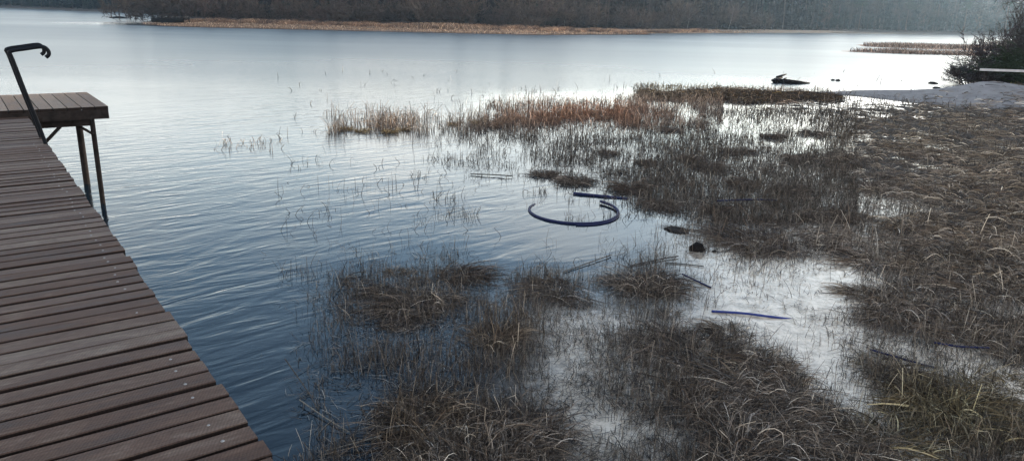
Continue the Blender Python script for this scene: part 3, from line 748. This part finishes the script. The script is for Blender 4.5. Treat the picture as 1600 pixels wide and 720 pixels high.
for k, (a_, b_) in enumerate((((1207, 126), (1222, 121)), ((1215, 127), (1212, 122)), ((1222, 127), (1228, 121)), ((1214, 121), (1228, 121.5)))):
    bb = MB(); bb.tube([V(*a_, .1)-o0, (V(a_[0], a_[1], .1)+V(b_[0], a_[1]-1, .1))/2-o0+Vector((0, 0, .06)), V(b_[0], a_[1]-1, .1)-o0+Vector((0, 0, .12))], [.07, .06, .03], 8); bb.build('root', M_MUD, dw, smooth=True)
# pale board on the right bank
bp0 = Vector((21.0, 32.8, .95)); b = MB(); b.box((0, 0, 0), (2.6, 0, 0), (0, .06, 0), (0, 0, .045))
pb = empty('rail_fence', (23.2, 33.6, 0), R_(-8)); tag(pb, 'pale horizontal rail on low posts in front of the dark bush at right', 'rail')
b = MB(); b.box((0, 0, 1.05), (2.6, 0, 0), (0, .03, 0), (0, 0, .05)); b.build('rail', M_BOARD, pb)
for x_ in (-2.3, 0, 2.3):
    b = MB(); b.box((x_, .08, .5), (.045, 0, 0), (0, .045, 0), (0, 0, .52)); b.build('post', M_WETPOST, pb)

# ------------------------------------------------------------------ trees
def limb(parts, p, d, ln, r, lev, col, twist=.25, tw=None, gz=0.0):
    K = 5; pts = [np.array(p)]; dd = np.array(d, float)
    for k in range(K-1):
        dd = dd+rng.standard_normal(3)*twist*.35; dd[2] += gz; dd /= np.linalg.norm(dd); pts.append(pts[-1]+dd*ln/(K-1))
    tw.append((np.array(pts), r, lev))
    if lev > 0:
        n = {3: 15, 2: 7, 1: 6}[lev]
        for j in range(n):
            t_ = rng.uniform(.3, 1.0); k = min(int(t_*(K-1)), K-2); q = pts[k]+(pts[k+1]-pts[k])*(t_*(K-1)-k)
            s = rng.standard_normal(3); s -= dd*s.dot(dd); s /= np.linalg.norm(s)
            nd = dd*rng.uniform(.4, 1.0)+s*rng.uniform(.5, 1.1); nd[2] += .15; nd /= np.linalg.norm(nd)
            limb(parts, q, nd, ln*rng.uniform(.35, .6), r*.45, lev-1, col, twist, tw, gz)
def tube_np(pts, r0, r1, n=6):
    K = len(pts); v = []; 
    T = np.gradient(pts, axis=0); rs = np.linspace(r0, r1, K)
    for k in range(K):
        t = T[k]/np.linalg.norm(T[k]); a = np.cross(t, [.3, 1, .2]); a /= np.linalg.norm(a); b_ = np.cross(t, a)
        q = np.arange(n)*2*np.pi/n; v.append(pts[k]+rs[k]*(np.cos(q)[:, None]*a+np.sin(q)[:, None]*b_))
    f = [(k*n+j, k*n+(j+1) % n, (k+1)*n+(j+1) % n, (k+1)*n+j) for k in range(K-1) for j in range(n)]
    return np.concatenate(v), np.array(f)
def bare_tree(hgt, r, barkc, twigc, spread=.5, low=.25):
    K = 8; z = np.linspace(0, hgt*.85, K); pts = np.stack([np.cumsum(rng.standard_normal(K))*.012*hgt, np.cumsum(rng.standard_normal(K))*.012*hgt, z], -1); pts[0, :2] = 0
    v, f = tube_np(pts, r, r*.2, 8); trunk = (v, f, np.tile(np.array([barkc]), (len(v), 1))*(.8+.4*rng.random((len(v), 1))))
    tw = []
    for j in range(22):
        t_ = low+(1-low)*rng.random()**.8; k = min(int(t_*(K-1)), K-2); q = pts[k]+(pts[k+1]-pts[k])*(t_*(K-1)-k)
        a = rng.random()*6.28; e = rng.uniform(.3, 1.0); d = np.array([math.cos(a), math.sin(a), e]); d /= np.linalg.norm(d)
        limb(None, q, d, hgt*spread*(1.1-t_*.7)*rng.uniform(.5, .9), r*.35*(1.15-t_), 2, None, .4, tw, .03)
    parts = []
    Ps = np.array([x[0] for x in tw]); rr = np.array([x[1] for x in tw]); lv = np.array([x[2] for x in tw])
    parts.append(ribbons(Ps, np.maximum(rr*2, .035), np.tile(np.array([twigc]), (len(Ps), 1))*rng.uniform(.6, 1.4, (len(Ps), 1))))
    parts.append(ribbons(Ps+rng.standard_normal(Ps.shape)*.12, np.full(len(Ps), .03), np.tile(np.array([twigc]), (len(Ps), 1))*rng.uniform(.6, 1.4, (len(Ps), 1))))
    return trunk, join(parts)
def conifer(hgt, r, barkc, leafc, bare=.45, wid=.2):
    K = 7; pts = np.stack([np.cumsum(rng.standard_normal(K))*.006*hgt, np.cumsum(rng.standard_normal(K))*.006*hgt, np.linspace(0, hgt*.97, K)], -1); pts[0, :2] = 0
    v, f = tube_np(pts, r, r*.12, 8); trunk = (v, f, np.tile(np.array([barkc]), (len(v), 1))*(.8+.4*rng.random((len(v), 1))))
    n = 110; t_ = bare+(1-bare)*rng.random(n)**.9; a = rng.random(n)*6.28; ln = hgt*wid*(1.08-(t_-bare)/(1-bare))*rng.uniform(.6, 1.1, n)
    K2 = 5; tt = np.linspace(0, 1, K2)[None, :]
    B = np.stack([np.cos(a)[:, None]*ln[:, None]*tt, np.sin(a)[:, None]*ln[:, None]*tt, (t_*hgt)[:, None]-ln[:, None]*.25*tt+.1*np.sin(tt*3)], -1)
    parts = [ribbons(B, np.full(n, .06), np.tile(np.array([barkc]), (n, 1)))]
    m = 26; q = rng.random((n, m)); base = B[:, 0, None]*(1-q[..., None])+B[:, -1, None]*q[..., None]
    base[..., 2] += .1*np.sin(q*3); base = base.reshape(-1, 3)+rng.standard_normal((n*m, 3))*.12
    aa = np.repeat(a, m)+rng.choice([-1, 1], n*m)*rng.uniform(.5, 1.3, n*m); l2 = rng.uniform(.3, .8, n*m)
    dd = np.stack([np.cos(aa), np.sin(aa), -.35+rng.standard_normal(n*m)*.3], -1)*l2[:, None]
    Pn = base[:, None, :]+dd[:, None, :]*np.linspace(0, 1, 3)[None, :, None]
    parts.append(ribbons(Pn, rng.uniform(.1, .22, n*m), np.tile(np.array([leafc]), (n*m, 1))*rng.uniform(.5, 1.5, (n*m, 1)), taper=.3))
    return trunk, join(parts)
def proto_tree(name, pair, label, cat, group):
    o = empty(name, (0, 0, -50)); tag(o, label, cat, group)
    (v, f, c), (v2, f2, c2) = pair
    link('trunk', np_mesh('trunk', v, f, c, True), M_BARK, o); link('crown', np_mesh('crown', v2, f2, c2), M_TREE, o)
    return o
BR = (.05, .038, .034); TWG = (.062, .045, .037)
kinds = {
 'bare': [('bare_tree', lambda: bare_tree(rng.uniform(15, 19), .2, BR, TWG)) for _ in range(4)],
 'alder': [('bare_tree', lambda: bare_tree(rng.uniform(9, 12), .11, (.11, .09, .075), (.12, .08, .058), .45, .12)) for _ in range(3)],
 'birch': [('birch_tree', lambda: bare_tree(16, .08, (.30, .285, .27), (.10, .07, .06), .4, .35)) for _ in range(2)],
 'pine': [('pine_tree', lambda: conifer(rng.uniform(18, 21), .2, (.09, .055, .04), (.022, .032, .018), .5, .17)) for _ in range(2)],
 'spruce': [('spruce_tree', lambda: conifer(rng.uniform(16, 21), .2, (.06, .045, .035), (.014, .024, .015), .05, .2)) for _ in range(3)],
}
POOL = {}
def tree(kind, x, y, sc, label, cat, group):
    if kind not in POOL: POOL[kind] = [fn() for (_, fn) in kinds[kind]]; POOL[kind] = [(p, None) for p in POOL[kind]]
    i = int(rng.integers(len(POOL[kind]))); pair, first = POOL[kind][i]
    nm = kinds[kind][i][0]
    if first is None:
        o = proto_tree(nm, pair, label, cat, group); POOL[kind][i] = (pair, o)
    else: o = copy_tree(first); tag(o, label, cat, group)
    o.location = (x, y, float(ground_z(np.array([x]), np.array([y]))[0])-.1); o.rotation_euler = (rng.uniform(-.04, .04), rng.uniform(-.04, .04), rng.random()*6.28); o.scale = (sc, sc, sc*rng.uniform(.9, 1.1))
    return o
def at_px(px, dist):                       # ground point on that bearing at that distance ahead
    d = ray(px, 30.); return d[0]/d[1]*dist, dist
LAB = {'bare': ('bare grey-brown tree in the wood behind the {}', 'bare tree'), 'alder': ('slender leafless young tree at the edge of the wood behind the {}', 'young tree'),
       'birch': ('white-stemmed birch standing in front of the dark wood behind the {}', 'birch'), 'pine': ('tall pine with bare reddish trunk in the wood behind the {}', 'pine'),
       'spruce': ('dark spruce with branches to the ground in the wood behind the {}', 'spruce')}
def far_tree(kind, x, y, sc, where):
    sc *= .62 if where == 'right bay' else .5
    l, c = LAB[kind]; tree(kind, x, y, sc, l.format(where), c, '%ss behind the %s' % (c, where))
# middle shore
for k in range(78):
    px_ = 190+k*13.2+rng.uniform(-8, 8); base = np.interp(px_, [190, 400, 800, 1000, 1120, 1250], [128, 122, 124, 146, 168, 190])
    x, y = at_px(px_, base+rng.uniform(0, 20)); kind = rng.choice(['bare', 'alder', 'pine', 'spruce'], p=[.4, .22, .1, .28])
    if 250 < px_ < 380: kind = rng.choice(['bare', 'alder'])
    far_tree(kind, x, y, rng.uniform(.85, 1.15), 'middle shore')
for px_ in (508, 519, 563, 851, 884, 1139, 1075, 289): x, y = at_px(px_, np.interp(px_, [190, 800, 1139], [124, 124, 160])); far_tree('birch', x, y, rng.uniform(.7, 1), 'middle shore')
# right far shore
for k in range(40):
    px_ = 1180+k*12+rng.uniform(-8, 8); x, y = at_px(px_, np.interp(px_, [1180, 1300, 1500, 1700], [190, 198, 222, 228])+rng.uniform(0, 14))
    far_tree(rng.choice(['bare', 'spruce', 'pine', 'alder'], p=[.35, .3, .15, .2]), x, y, rng.uniform(.9, 1.2), 'right bay')
for k in range(18):
    px_ = -60+k*16; x, y = at_px(px_, np.interp(px_, [-60, 190], [262, 222])+rng.uniform(0, 12)); far_tree('spruce', x, y, rng.uniform(.9, 1.2), 'left bay')
# trees on the near right bank, mostly outside the picture: they keep the sun off the shore and the jetty
for k, (x, y) in enumerate([(31+ (k_ % 4)*6+(k_ // 4)*2.2+rng.uniform(-1.5, 1.5), 14+(k_ // 4)*4.2+rng.uniform(-1.5, 1.5)) for k_ in range(52)]):
    if x < y*.72+3: x = y*.72+3+rng.uniform(0, 10)
    tree(rng.choice(['spruce', 'bare', 'pine'], p=[.6, .2, .2]), x, y, rng.uniform(.9, 1.15), 'tree of the wood on the near right bank', 'tree', 'trees on the near right bank')

# dense woods that read as one mass
def wood(name, x0s, label, n, dark):
    t_ = rng.random(n); xs = np.array(x0s)
    bx = np.interp(t_, np.linspace(0, 1, len(xs)), xs[:, 0]); by = np.interp(t_, np.linspace(0, 1, len(xs)), xs[:, 1]); dep = xs[0, 2]*rng.random(n)
    X = bx+rng.standard_normal(n)*2+dep*np.interp(t_, np.linspace(0, 1, len(xs)), xs[:, 3]); Y = by+dep
    gz = ground_z(X, Y); zt = rng.random(n)**1.0*((7 if name == 'hazy_wood' else 5.5)+5*fbm(X, Y, 9, 61)); zt = np.where(rng.random(n) < .35, rng.random(n)*4, zt)
    K = 3; a = rng.random(n)*6.28; ln = rng.uniform(.7, 2.2, n); el = rng.standard_normal(n)*.7+.5
    d = np.stack([np.cos(a)*np.cos(el), np.sin(a)*np.cos(el), np.sin(el)], -1)*ln[:, None]
    P = np.stack([X, Y, gz+zt], -1)[:, None, :]+d[:, None, :]*np.linspace(0, 1, K)[None, :, None]
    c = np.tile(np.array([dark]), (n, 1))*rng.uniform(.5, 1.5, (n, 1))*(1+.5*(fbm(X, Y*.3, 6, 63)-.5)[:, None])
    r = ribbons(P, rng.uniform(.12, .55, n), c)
    # trunks
    m = n//34; i = rng.integers(0, n, m); zz = np.linspace(-.5, 9, 4)
    T = np.stack([np.repeat(X[i, None], 4, 1)+rng.standard_normal((m, 4))*.15, np.repeat(Y[i, None], 4, 1), gz[i, None]+zz[None, :]], -1)
    r2 = ribbons(T, rng.uniform(.12, .4, m), np.tile(np.array([(.05, .038, .033)]), (m, 1))*rng.uniform(.4, 2.6, (m, 1)))
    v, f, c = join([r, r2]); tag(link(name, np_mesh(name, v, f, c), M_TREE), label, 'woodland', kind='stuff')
wood('distant_wood', [(-62, 142, 26, -.2), (-30, 128, 26, 0), (0, 132, 26, 0), (24, 150, 26, .1), (48, 174, 26, .2), (74, 196, 26, .3)], 'dense brown winter wood massed behind the middle shore', 60000, (.022, .017, .016))
wood('hazy_wood', [(60, 196, 24, .3), (90, 214, 24, .4), (125, 226, 24, .5), (200, 246, 24, .5)], 'hazy blue-grey wood closing the right bay', 36000, (.02, .024, .024))
wood('dark_wood', [(-250, 285, 22, -.5), (-170, 262, 22, -.5), (-105, 222, 22, -.4), (-84, 205, 22, -.3), (-74, 170, 14, -.3)], 'dark bluish wood along the far left bay', 40000, (.007, .008, .011))  # twig tone darker and bluer than in the other woods

# bushes
def bush(name, x, y, hgt, wid, n, c0, label, cat='bush', group=None, leaf=0):
    z0 = float(ground_z(np.array([x]), np.array([y]))[0])
    o = empty(name, (x, y, z0)); tag(o, label, cat, group)
    tw = []
    for j in range(n):
        a = rng.random()*6.28; e = rng.uniform(.35, 2.2); d = np.array([math.cos(a), math.sin(a), e]); d /= np.linalg.norm(d)
        b0_ = np.array([math.cos(a)*wid*.35*rng.random(), math.sin(a)*wid*.35*rng.random(), -.05])
        limb(None, b0_, d, hgt*rng.uniform(.5, 1.05), .03, 2, None, .5, tw, .05)
    Ps = np.array([q[0] for q in tw]); lv = np.array([q[2] for q in tw]); Ps[..., :2] *= wid/hgt*.8
    c = np.tile(np.array([c0]), (len(Ps), 1))*rng.uniform(.5, 1.5, (len(Ps), 1))
    s = lv == 2
    v, f, cc_ = ribbons(Ps[s], np.full(s.sum(), .05), c[s]); link('stem', np_mesh('stem', v, f, cc_), M_TREE, o)
    v, f, cc_ = ribbons(Ps[~s], np.full((~s).sum(), max(.012, .0007*math.hypot(x, y))), c[~s]); link('twigs', np_mesh('twigs', v, f, cc_), M_TREE, o)
    return o
bush('bare_bush', 23.3, 38.4, 1.1, 1.8, 70, (.038, .032, .034), 'lowest dark thicket at the water line left of the other bushes')
bush('bare_bush', 25.2, 39.6, 2.3, 2.5, 70, (.045, .036, .04), 'dark leafless bush leaning over the water on the right shore')
bush('bare_bush', 27.4, 40.2, 3.5, 3.2, 80, (.045, .04, .036), 'tall dark bush close to the right edge of the photo')
bush('bare_bush', 30.3, 42.0, 5.4, 4.2, 90, (.06, .048, .046), 'tallest purple-grey bush at the right edge')
bush('evergreen_bush', 25.9, 36.4, 1.5, 3.4, 110, (.02, .03, .014), 'dark green bush right behind the pale rail')
bush('evergreen_bush', 22.9, 31.2, .6, 1.6, 16, (.035, .045, .02), 'small green bush on the grey sand heap')
proto_b = None
for k in range(46):
    px_ = 205+k*22+rng.uniform(-9, 9); dist_ = np.interp(px_, [190, 400, 800, 1000, 1120, 1250], [117, 117, 119, 138, 160, 182])+rng.uniform(0, 5)
    x, y = at_px(px_, dist_)
    if k < 3:
        o = bush('bare_shrub', x, y, rng.uniform(3.5, 5), rng.uniform(4, 5.5), 16, ((.085, .062, .048), (.06, .045, .038), (.075, .052, .044))[k], 'leafless brown shrub along the wood edge on the middle shore', 'shrub', 'shrubs along the middle shore')
        proto_b = (proto_b or [])+[o]
    else:
        o = copy_tree(proto_b[k % 3]); o.location = (x, y, float(ground_z(np.array([x]), np.array([y]))[0])); o.rotation_euler = (0, 0, rng.random()*6.28); s = rng.uniform(.6, 1.2); o.scale = (s*1.1, s*1.1, s)
# row of sedge hummocks on the middle shore
hp = []
for i in range(3):
    TT.append(((1.6, 1.15, .85), (.8, .6, .5), (2.1, 1.6, 1.2))[i]); n = 160
    hp.append(tussock_mesh(len(TT)-1, n=n, spread=.45, hgt=.55))
    me = hp[-1]; co = np.empty(len(me.vertices)*3, np.float32); me.vertices.foreach_get('co', co)
for k in range(150):
    px_ = 300+k*5.4+rng.uniform(-3, 3); dist_ = np.interp(px_, [250, 400, 800, 1000, 1120], [107, 109.5, 112, 127.5, 152])+rng.uniform(0, 3.5)
    if 640 < px_ < 860 and rng.random() < .6: dist_ += 3
    x, y = at_px(px_, dist_); s = rng.uniform(.9, 1.7)
    o = link('sedge_hummock', hp[int(rng.integers(3))], M_GRASS); o.location = (x, y, float(ground_z(np.array([x]), np.array([y]))[0])); o.rotation_euler = (0, 0, rng.random()*6.28); o.scale = (s*1.6, s*1.6, s*1.1)
    tag(o, 'small tan sedge hummock in the row along the middle shore', 'sedge hummock', 'sedge hummocks on the middle shore')
# tan sedge carpets: middle shore strip and the spits
def carpet(X, Y, hmax, wd, tint, name, label, nn=None):
    n = len(X); z = np.maximum(ground_z(X, Y), 0); ht = rng.uniform(.3, 1, n)*hmax; a = rng.random(n)*6.28; t = np.linspace(0, 1, 3)[None, :]
    P = np.stack([X[:, None]+np.cos(a)[:, None]*ht[:, None]*.5*t**2, Y[:, None]+np.sin(a)[:, None]*ht[:, None]*.5*t**2, z[:, None]-.02+ht[:, None]*t], -1)
    v, f, c = ribbons(P, np.full(n, wd)*rng.uniform(.6, 1.3, n), pal(n, tint, 1.0)); tag(link(name, np_mesh(name, v, f, c), M_GRASS), label, 'sedge', kind='stuff')
n = 40000; px = 215+1005*(1-rng.random(n)**1.0*1.0); px = np.where(rng.random(n) < np.clip((px-1060)/150, 0, 1), rng.uniform(215, 1060, n), px); sh_ = np.interp(px, [215, 250, 400, 600, 800, 1000, 1120, 1220], [104, 103, 105, 107.5, 109, 124, 148, 166]); dd = sh_+rng.random(n)**1.4*10
d_ = ray(px, np.full(n, 30.)); X = d_[:, 0]/d_[:, 1]*dd; Y = dd
hm = .2+.6*np.exp(-((px-690)/70)**2)*(dd-sh_ > 3)
ok = sdf(FAR_LAND, X, Y) > -.5; carpet(X[ok], Y[ok], hm[ok]*1.0, .07, (1.55, 1.25, 1.0), 'shore_sedge', 'strip of tan dead sedge along the middle shore')
Xs = []; Ys = []
for S, n in zip(SPITS, (7000, 3500)):
    x = rng.uniform(S[:, 0].min(), S[:, 0].max(), n); y = rng.uniform(S[:, 1].min(), S[:, 1].max(), n); ok = sdf(S, x, y) > 0; Xs.append(x[ok]); Ys.append(y[ok])
carpet(np.concatenate(Xs), np.concatenate(Ys), .45, .06, (1.05, .85, .76), 'spit_sedge', 'reddish dead sedge on the low spits by the right shore')
n = 9000; X = rng.uniform(17, 34, n); Y = rng.uniform(24, 48, n); ok = (sdf(NEAR_LAND, X, Y) > .4) & ~((Y < 35) & (X < 21.5)); carpet(X[ok], Y[ok], .25, .03, (1.0, 1.1, .62), 'bank_grass', 'short dull green grass on the right bank')

# landing stages / boat on the middle shore
x, y = at_px(276, 110); ls = empty('landing_stage', (x, y, 0), .05); tag(ls, 'long low dark landing stage with a pale top on the middle shore', 'landing stage')
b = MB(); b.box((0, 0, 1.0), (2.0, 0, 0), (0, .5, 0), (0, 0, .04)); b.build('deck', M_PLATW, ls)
b = MB(); b.box((-.2, -.3, .8), (2.2, 0, 0), (0, .05, 0), (0, 0, .12)); b.build('beam', M_WETPOST, ls)
for k in range(5):
    b = MB(); b.box((-1.9+k*.95, -.45, .5), (.09, 0, 0), (0, .09, 0), (0, 0, .6)); b.build('post', M_WETPOST, ls)
x, y = at_px(262, 108.5); o0 = Vector((x, y, .35)); bo = empty('rowing_boat', tuple(o0), .1); tag(bo, 'dark rowing boat drawn up beside the landing stage on the middle shore', 'boat')
b = MB(); xs = np.linspace(-2.2, 2.2, 11); vs = []
for x_ in xs:
    w_ = .65*(1-abs(x_/2.25)**2.4); h_ = .15+.08*abs(x_)
    for q in ((-w_, .35+h_*.6), (-w_*.8, .08), (0, -.05), (w_*.8, .08), (w_, .35+h_*.6)): vs.append((x_, q[0], q[1]))
b._add(vs, [(i*5+k, i*5+k+1, (i+1)*5+k+1, (i+1)*5+k) for i in range(10) for k in range(4)]); b.build('hull', M_MUD, bo, smooth=True)
for x_ in (-.8, .7):
    b = MB(); b.box((x_, 0, .34), (.12, 0, 0), (0, .58, 0), (0, 0, .015)); b.build('seat', M_WETPOST, bo)
x, y = at_px(180, 205); ls = empty('landing_stage', (x, y, 0), .0); tag(ls, 'small pale landing stage at the tip of the wooded point far left', 'landing stage')
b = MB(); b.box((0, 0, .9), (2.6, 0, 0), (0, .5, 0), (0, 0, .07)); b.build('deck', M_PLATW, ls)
for x_ in (-2.2, 0, 2.2):
    b = MB(); b.box((x_, 0, 0), (.1, 0, 0), (0, .1, 0), (0, 0, .8)); b.build('post', M_WETPOST, ls)
x, y = at_px(188, 138); b = MB()
lump(186, 29, 26, .18, 'rock', 'dark low rock at the tip of the wooded point', 'rock', seed=12)

# ------------------------------------------------------------------ haze, light, camera
mh = bpy.data.materials.new('haze'); mh.use_nodes = True; nt = mh.node_tree; nt.nodes.clear()
out = nt.nodes.new('ShaderNodeOutputMaterial'); vol = nt.nodes.new('ShaderNodeVolumePrincipled'); vol.inputs['Density'].default_value = .00028
vol.inputs['Color'].default_value = (.55, .78, 1, 1); vol.inputs['Anisotropy'].default_value = .78; L(nt, vol.outputs[0], out.inputs['Volume'])
b = MB(); b.box((0, 1400, 19), (3600, 0, 0), (0, 4600, 0), (0, 0, 45)); 
b = MB(); b.box((0, 0, 16), (3500, 0, 0), (0, 3500, 0), (0, 0, 40)); hz = b.build('haze', mh); hz['kind'] = 'stuff'; hz['label'] = 'thin bluish haze over the lake'; hz['category'] = 'haze'

CLOUD, CLOUD_FALL = 2.8, 1.15
wd = bpy.data.worlds.new('World'); C.world = wd; wd.use_nodes = True; nt = wd.node_tree; bg = nt.nodes['Background']
s = nt.nodes.new('ShaderNodeTexSky'); s.sky_type = 'NISHITA'; s.sun_disc = False; s.sun_elevation = SUN_EL; s.sun_rotation = SUN_AZ
s.dust_density = .8; s.ozone_density = 1.1; s.air_density = 1.0
# thin bright cloud veil low in the sky, broken by noise, clear overhead; its light is the sky's own, whitened
tc = nt.nodes.new('ShaderNodeTexCoord'); sx = nt.nodes.new('ShaderNodeSeparateXYZ'); L(nt, tc.outputs['Generated'], sx.inputs[0])
zz = N(nt, 'ShaderNodeMath', operation='ADD'); L(nt, sx.outputs[2], zz.inputs[0]); zz.inputs[1].default_value = .12
zc = N(nt, 'ShaderNodeMath', operation='MAXIMUM'); L(nt, zz.outputs[0], zc.inputs[0]); zc.inputs[1].default_value = .06
dx = N(nt, 'ShaderNodeMath', operation='DIVIDE'); L(nt, sx.outputs[0], dx.inputs[0]); L(nt, zc.outputs[0], dx.inputs[1])
dy = N(nt, 'ShaderNodeMath', operation='DIVIDE'); L(nt, sx.outputs[1], dy.inputs[0]); L(nt, zc.outputs[0], dy.inputs[1])
cv = nt.nodes.new('ShaderNodeCombineXYZ'); L(nt, dx.outputs[0], cv.inputs[0]); L(nt, dy.outputs[0], cv.inputs[1])
cn = N(nt, 'ShaderNodeTexNoise', Scale=.55, Detail=6, Roughness=.55, Distortion=.4); L(nt, cv.outputs[0], cn.inputs['Vector'])
zb = N(nt, 'ShaderNodeMath', operation='MULTIPLY_ADD'); L(nt, sx.outputs[2], zb.inputs[0]); zb.inputs[1].default_value = -CLOUD_FALL; bk = N(nt, 'ShaderNodeMath', operation='MULTIPLY_ADD'); L(nt, sx.outputs[1], bk.inputs[0]); bk.inputs[1].default_value = -.30; L(nt, cn.outputs['Fac'], bk.inputs[2])  # denser unseen cloud behind the camera, added to brighten grass and deck
bk2 = N(nt, 'ShaderNodeMath', operation='ADD'); L(nt, bk.outputs[0], bk2.inputs[0]); bk2.inputs[1].default_value = .22; L(nt, bk2.outputs[0], zb.inputs[2])
cm = N(nt, 'ShaderNodeMapRange', interpolation_type='SMOOTHSTEP'); cm.inputs['From Min'].default_value = .02; cm.inputs['From Max'].default_value = .42; L(nt, zb.outputs[0], cm.inputs['Value'])
bw = nt.nodes.new('ShaderNodeRGBToBW'); L(nt, s.outputs[0], bw.inputs[0])
cl = N(nt, 'ShaderNodeVectorMath', operation='SCALE'); cl.inputs[0].default_value = (CLOUD*1.03, CLOUD*1.0, CLOUD*.93); pw_ = N(nt, 'ShaderNodeMath', operation='POWER'); L(nt, bw.outputs[0], pw_.inputs[0]); pw_.inputs[1].default_value = .6; L(nt, pw_.outputs[0], cl.inputs['Scale'])
mxs = N(nt, 'ShaderNodeMix', data_type='RGBA'); L(nt, cm.outputs[0], mxs.inputs[0]); L(nt, s.outputs[0], mxs.inputs[6]); L(nt, cl.outputs[0], mxs.inputs[7])
L(nt, mxs.outputs[2], bg.inputs[0]); bg.inputs[1].default_value = .15
sl = bpy.data.lights.new('sun', 'SUN'); sl.energy = 3.0; sl.angle = R_(.5); sl.color = (1, .84, .66)
so = bpy.data.objects.new('sun', sl); C.collection.objects.link(so)
sd = Vector((math.sin(SUN_AZ)*math.cos(SUN_EL), math.cos(SUN_AZ)*math.cos(SUN_EL), math.sin(SUN_EL)))
so.rotation_euler = sd.to_track_quat('Z', 'Y').to_euler(); so.location = sd*80

cam = bpy.data.cameras.new('camera'); cam.sensor_width = 36; cam.lens = 36*F/1600; cam.clip_end = 8000; cam.clip_start = .05
co = bpy.data.objects.new('camera', cam); C.collection.objects.link(co); co.location = (0, 0, H)
from mathutils import Matrix
fwd = Vector((0, math.cos(PITCH), -math.sin(PITCH))); up = Vector((0, math.sin(PITCH), math.cos(PITCH))); rt = Vector((1, 0, 0))
cr_, sr_ = math.cos(ROLL), math.sin(ROLL)
# picture axes: right = rt*c + up*s, top = -rt*s + up*c
r2 = rt*cr_+up*sr_; u2 = -rt*sr_+up*cr_
co.matrix_world = Matrix(((r2.x, u2.x, -fwd.x, 0), (r2.y, u2.y, -fwd.y, 0), (r2.z, u2.z, -fwd.z, H), (0, 0, 0, 1)))
C.camera = co
C.view_settings.view_transform = 'Standard'; C.view_settings.look = 'None'; C.view_settings.exposure = 1.68; C.view_settings.gamma = 1
C.cycles.max_bounces = 5; C.cycles.diffuse_bounces = 3; C.cycles.glossy_bounces = 3; C.cycles.volume_bounces = 1; C.cycles.transparent_max_bounces = 4
C.cycles.use_denoising = True; C.cycles.sample_clamp_indirect = 6
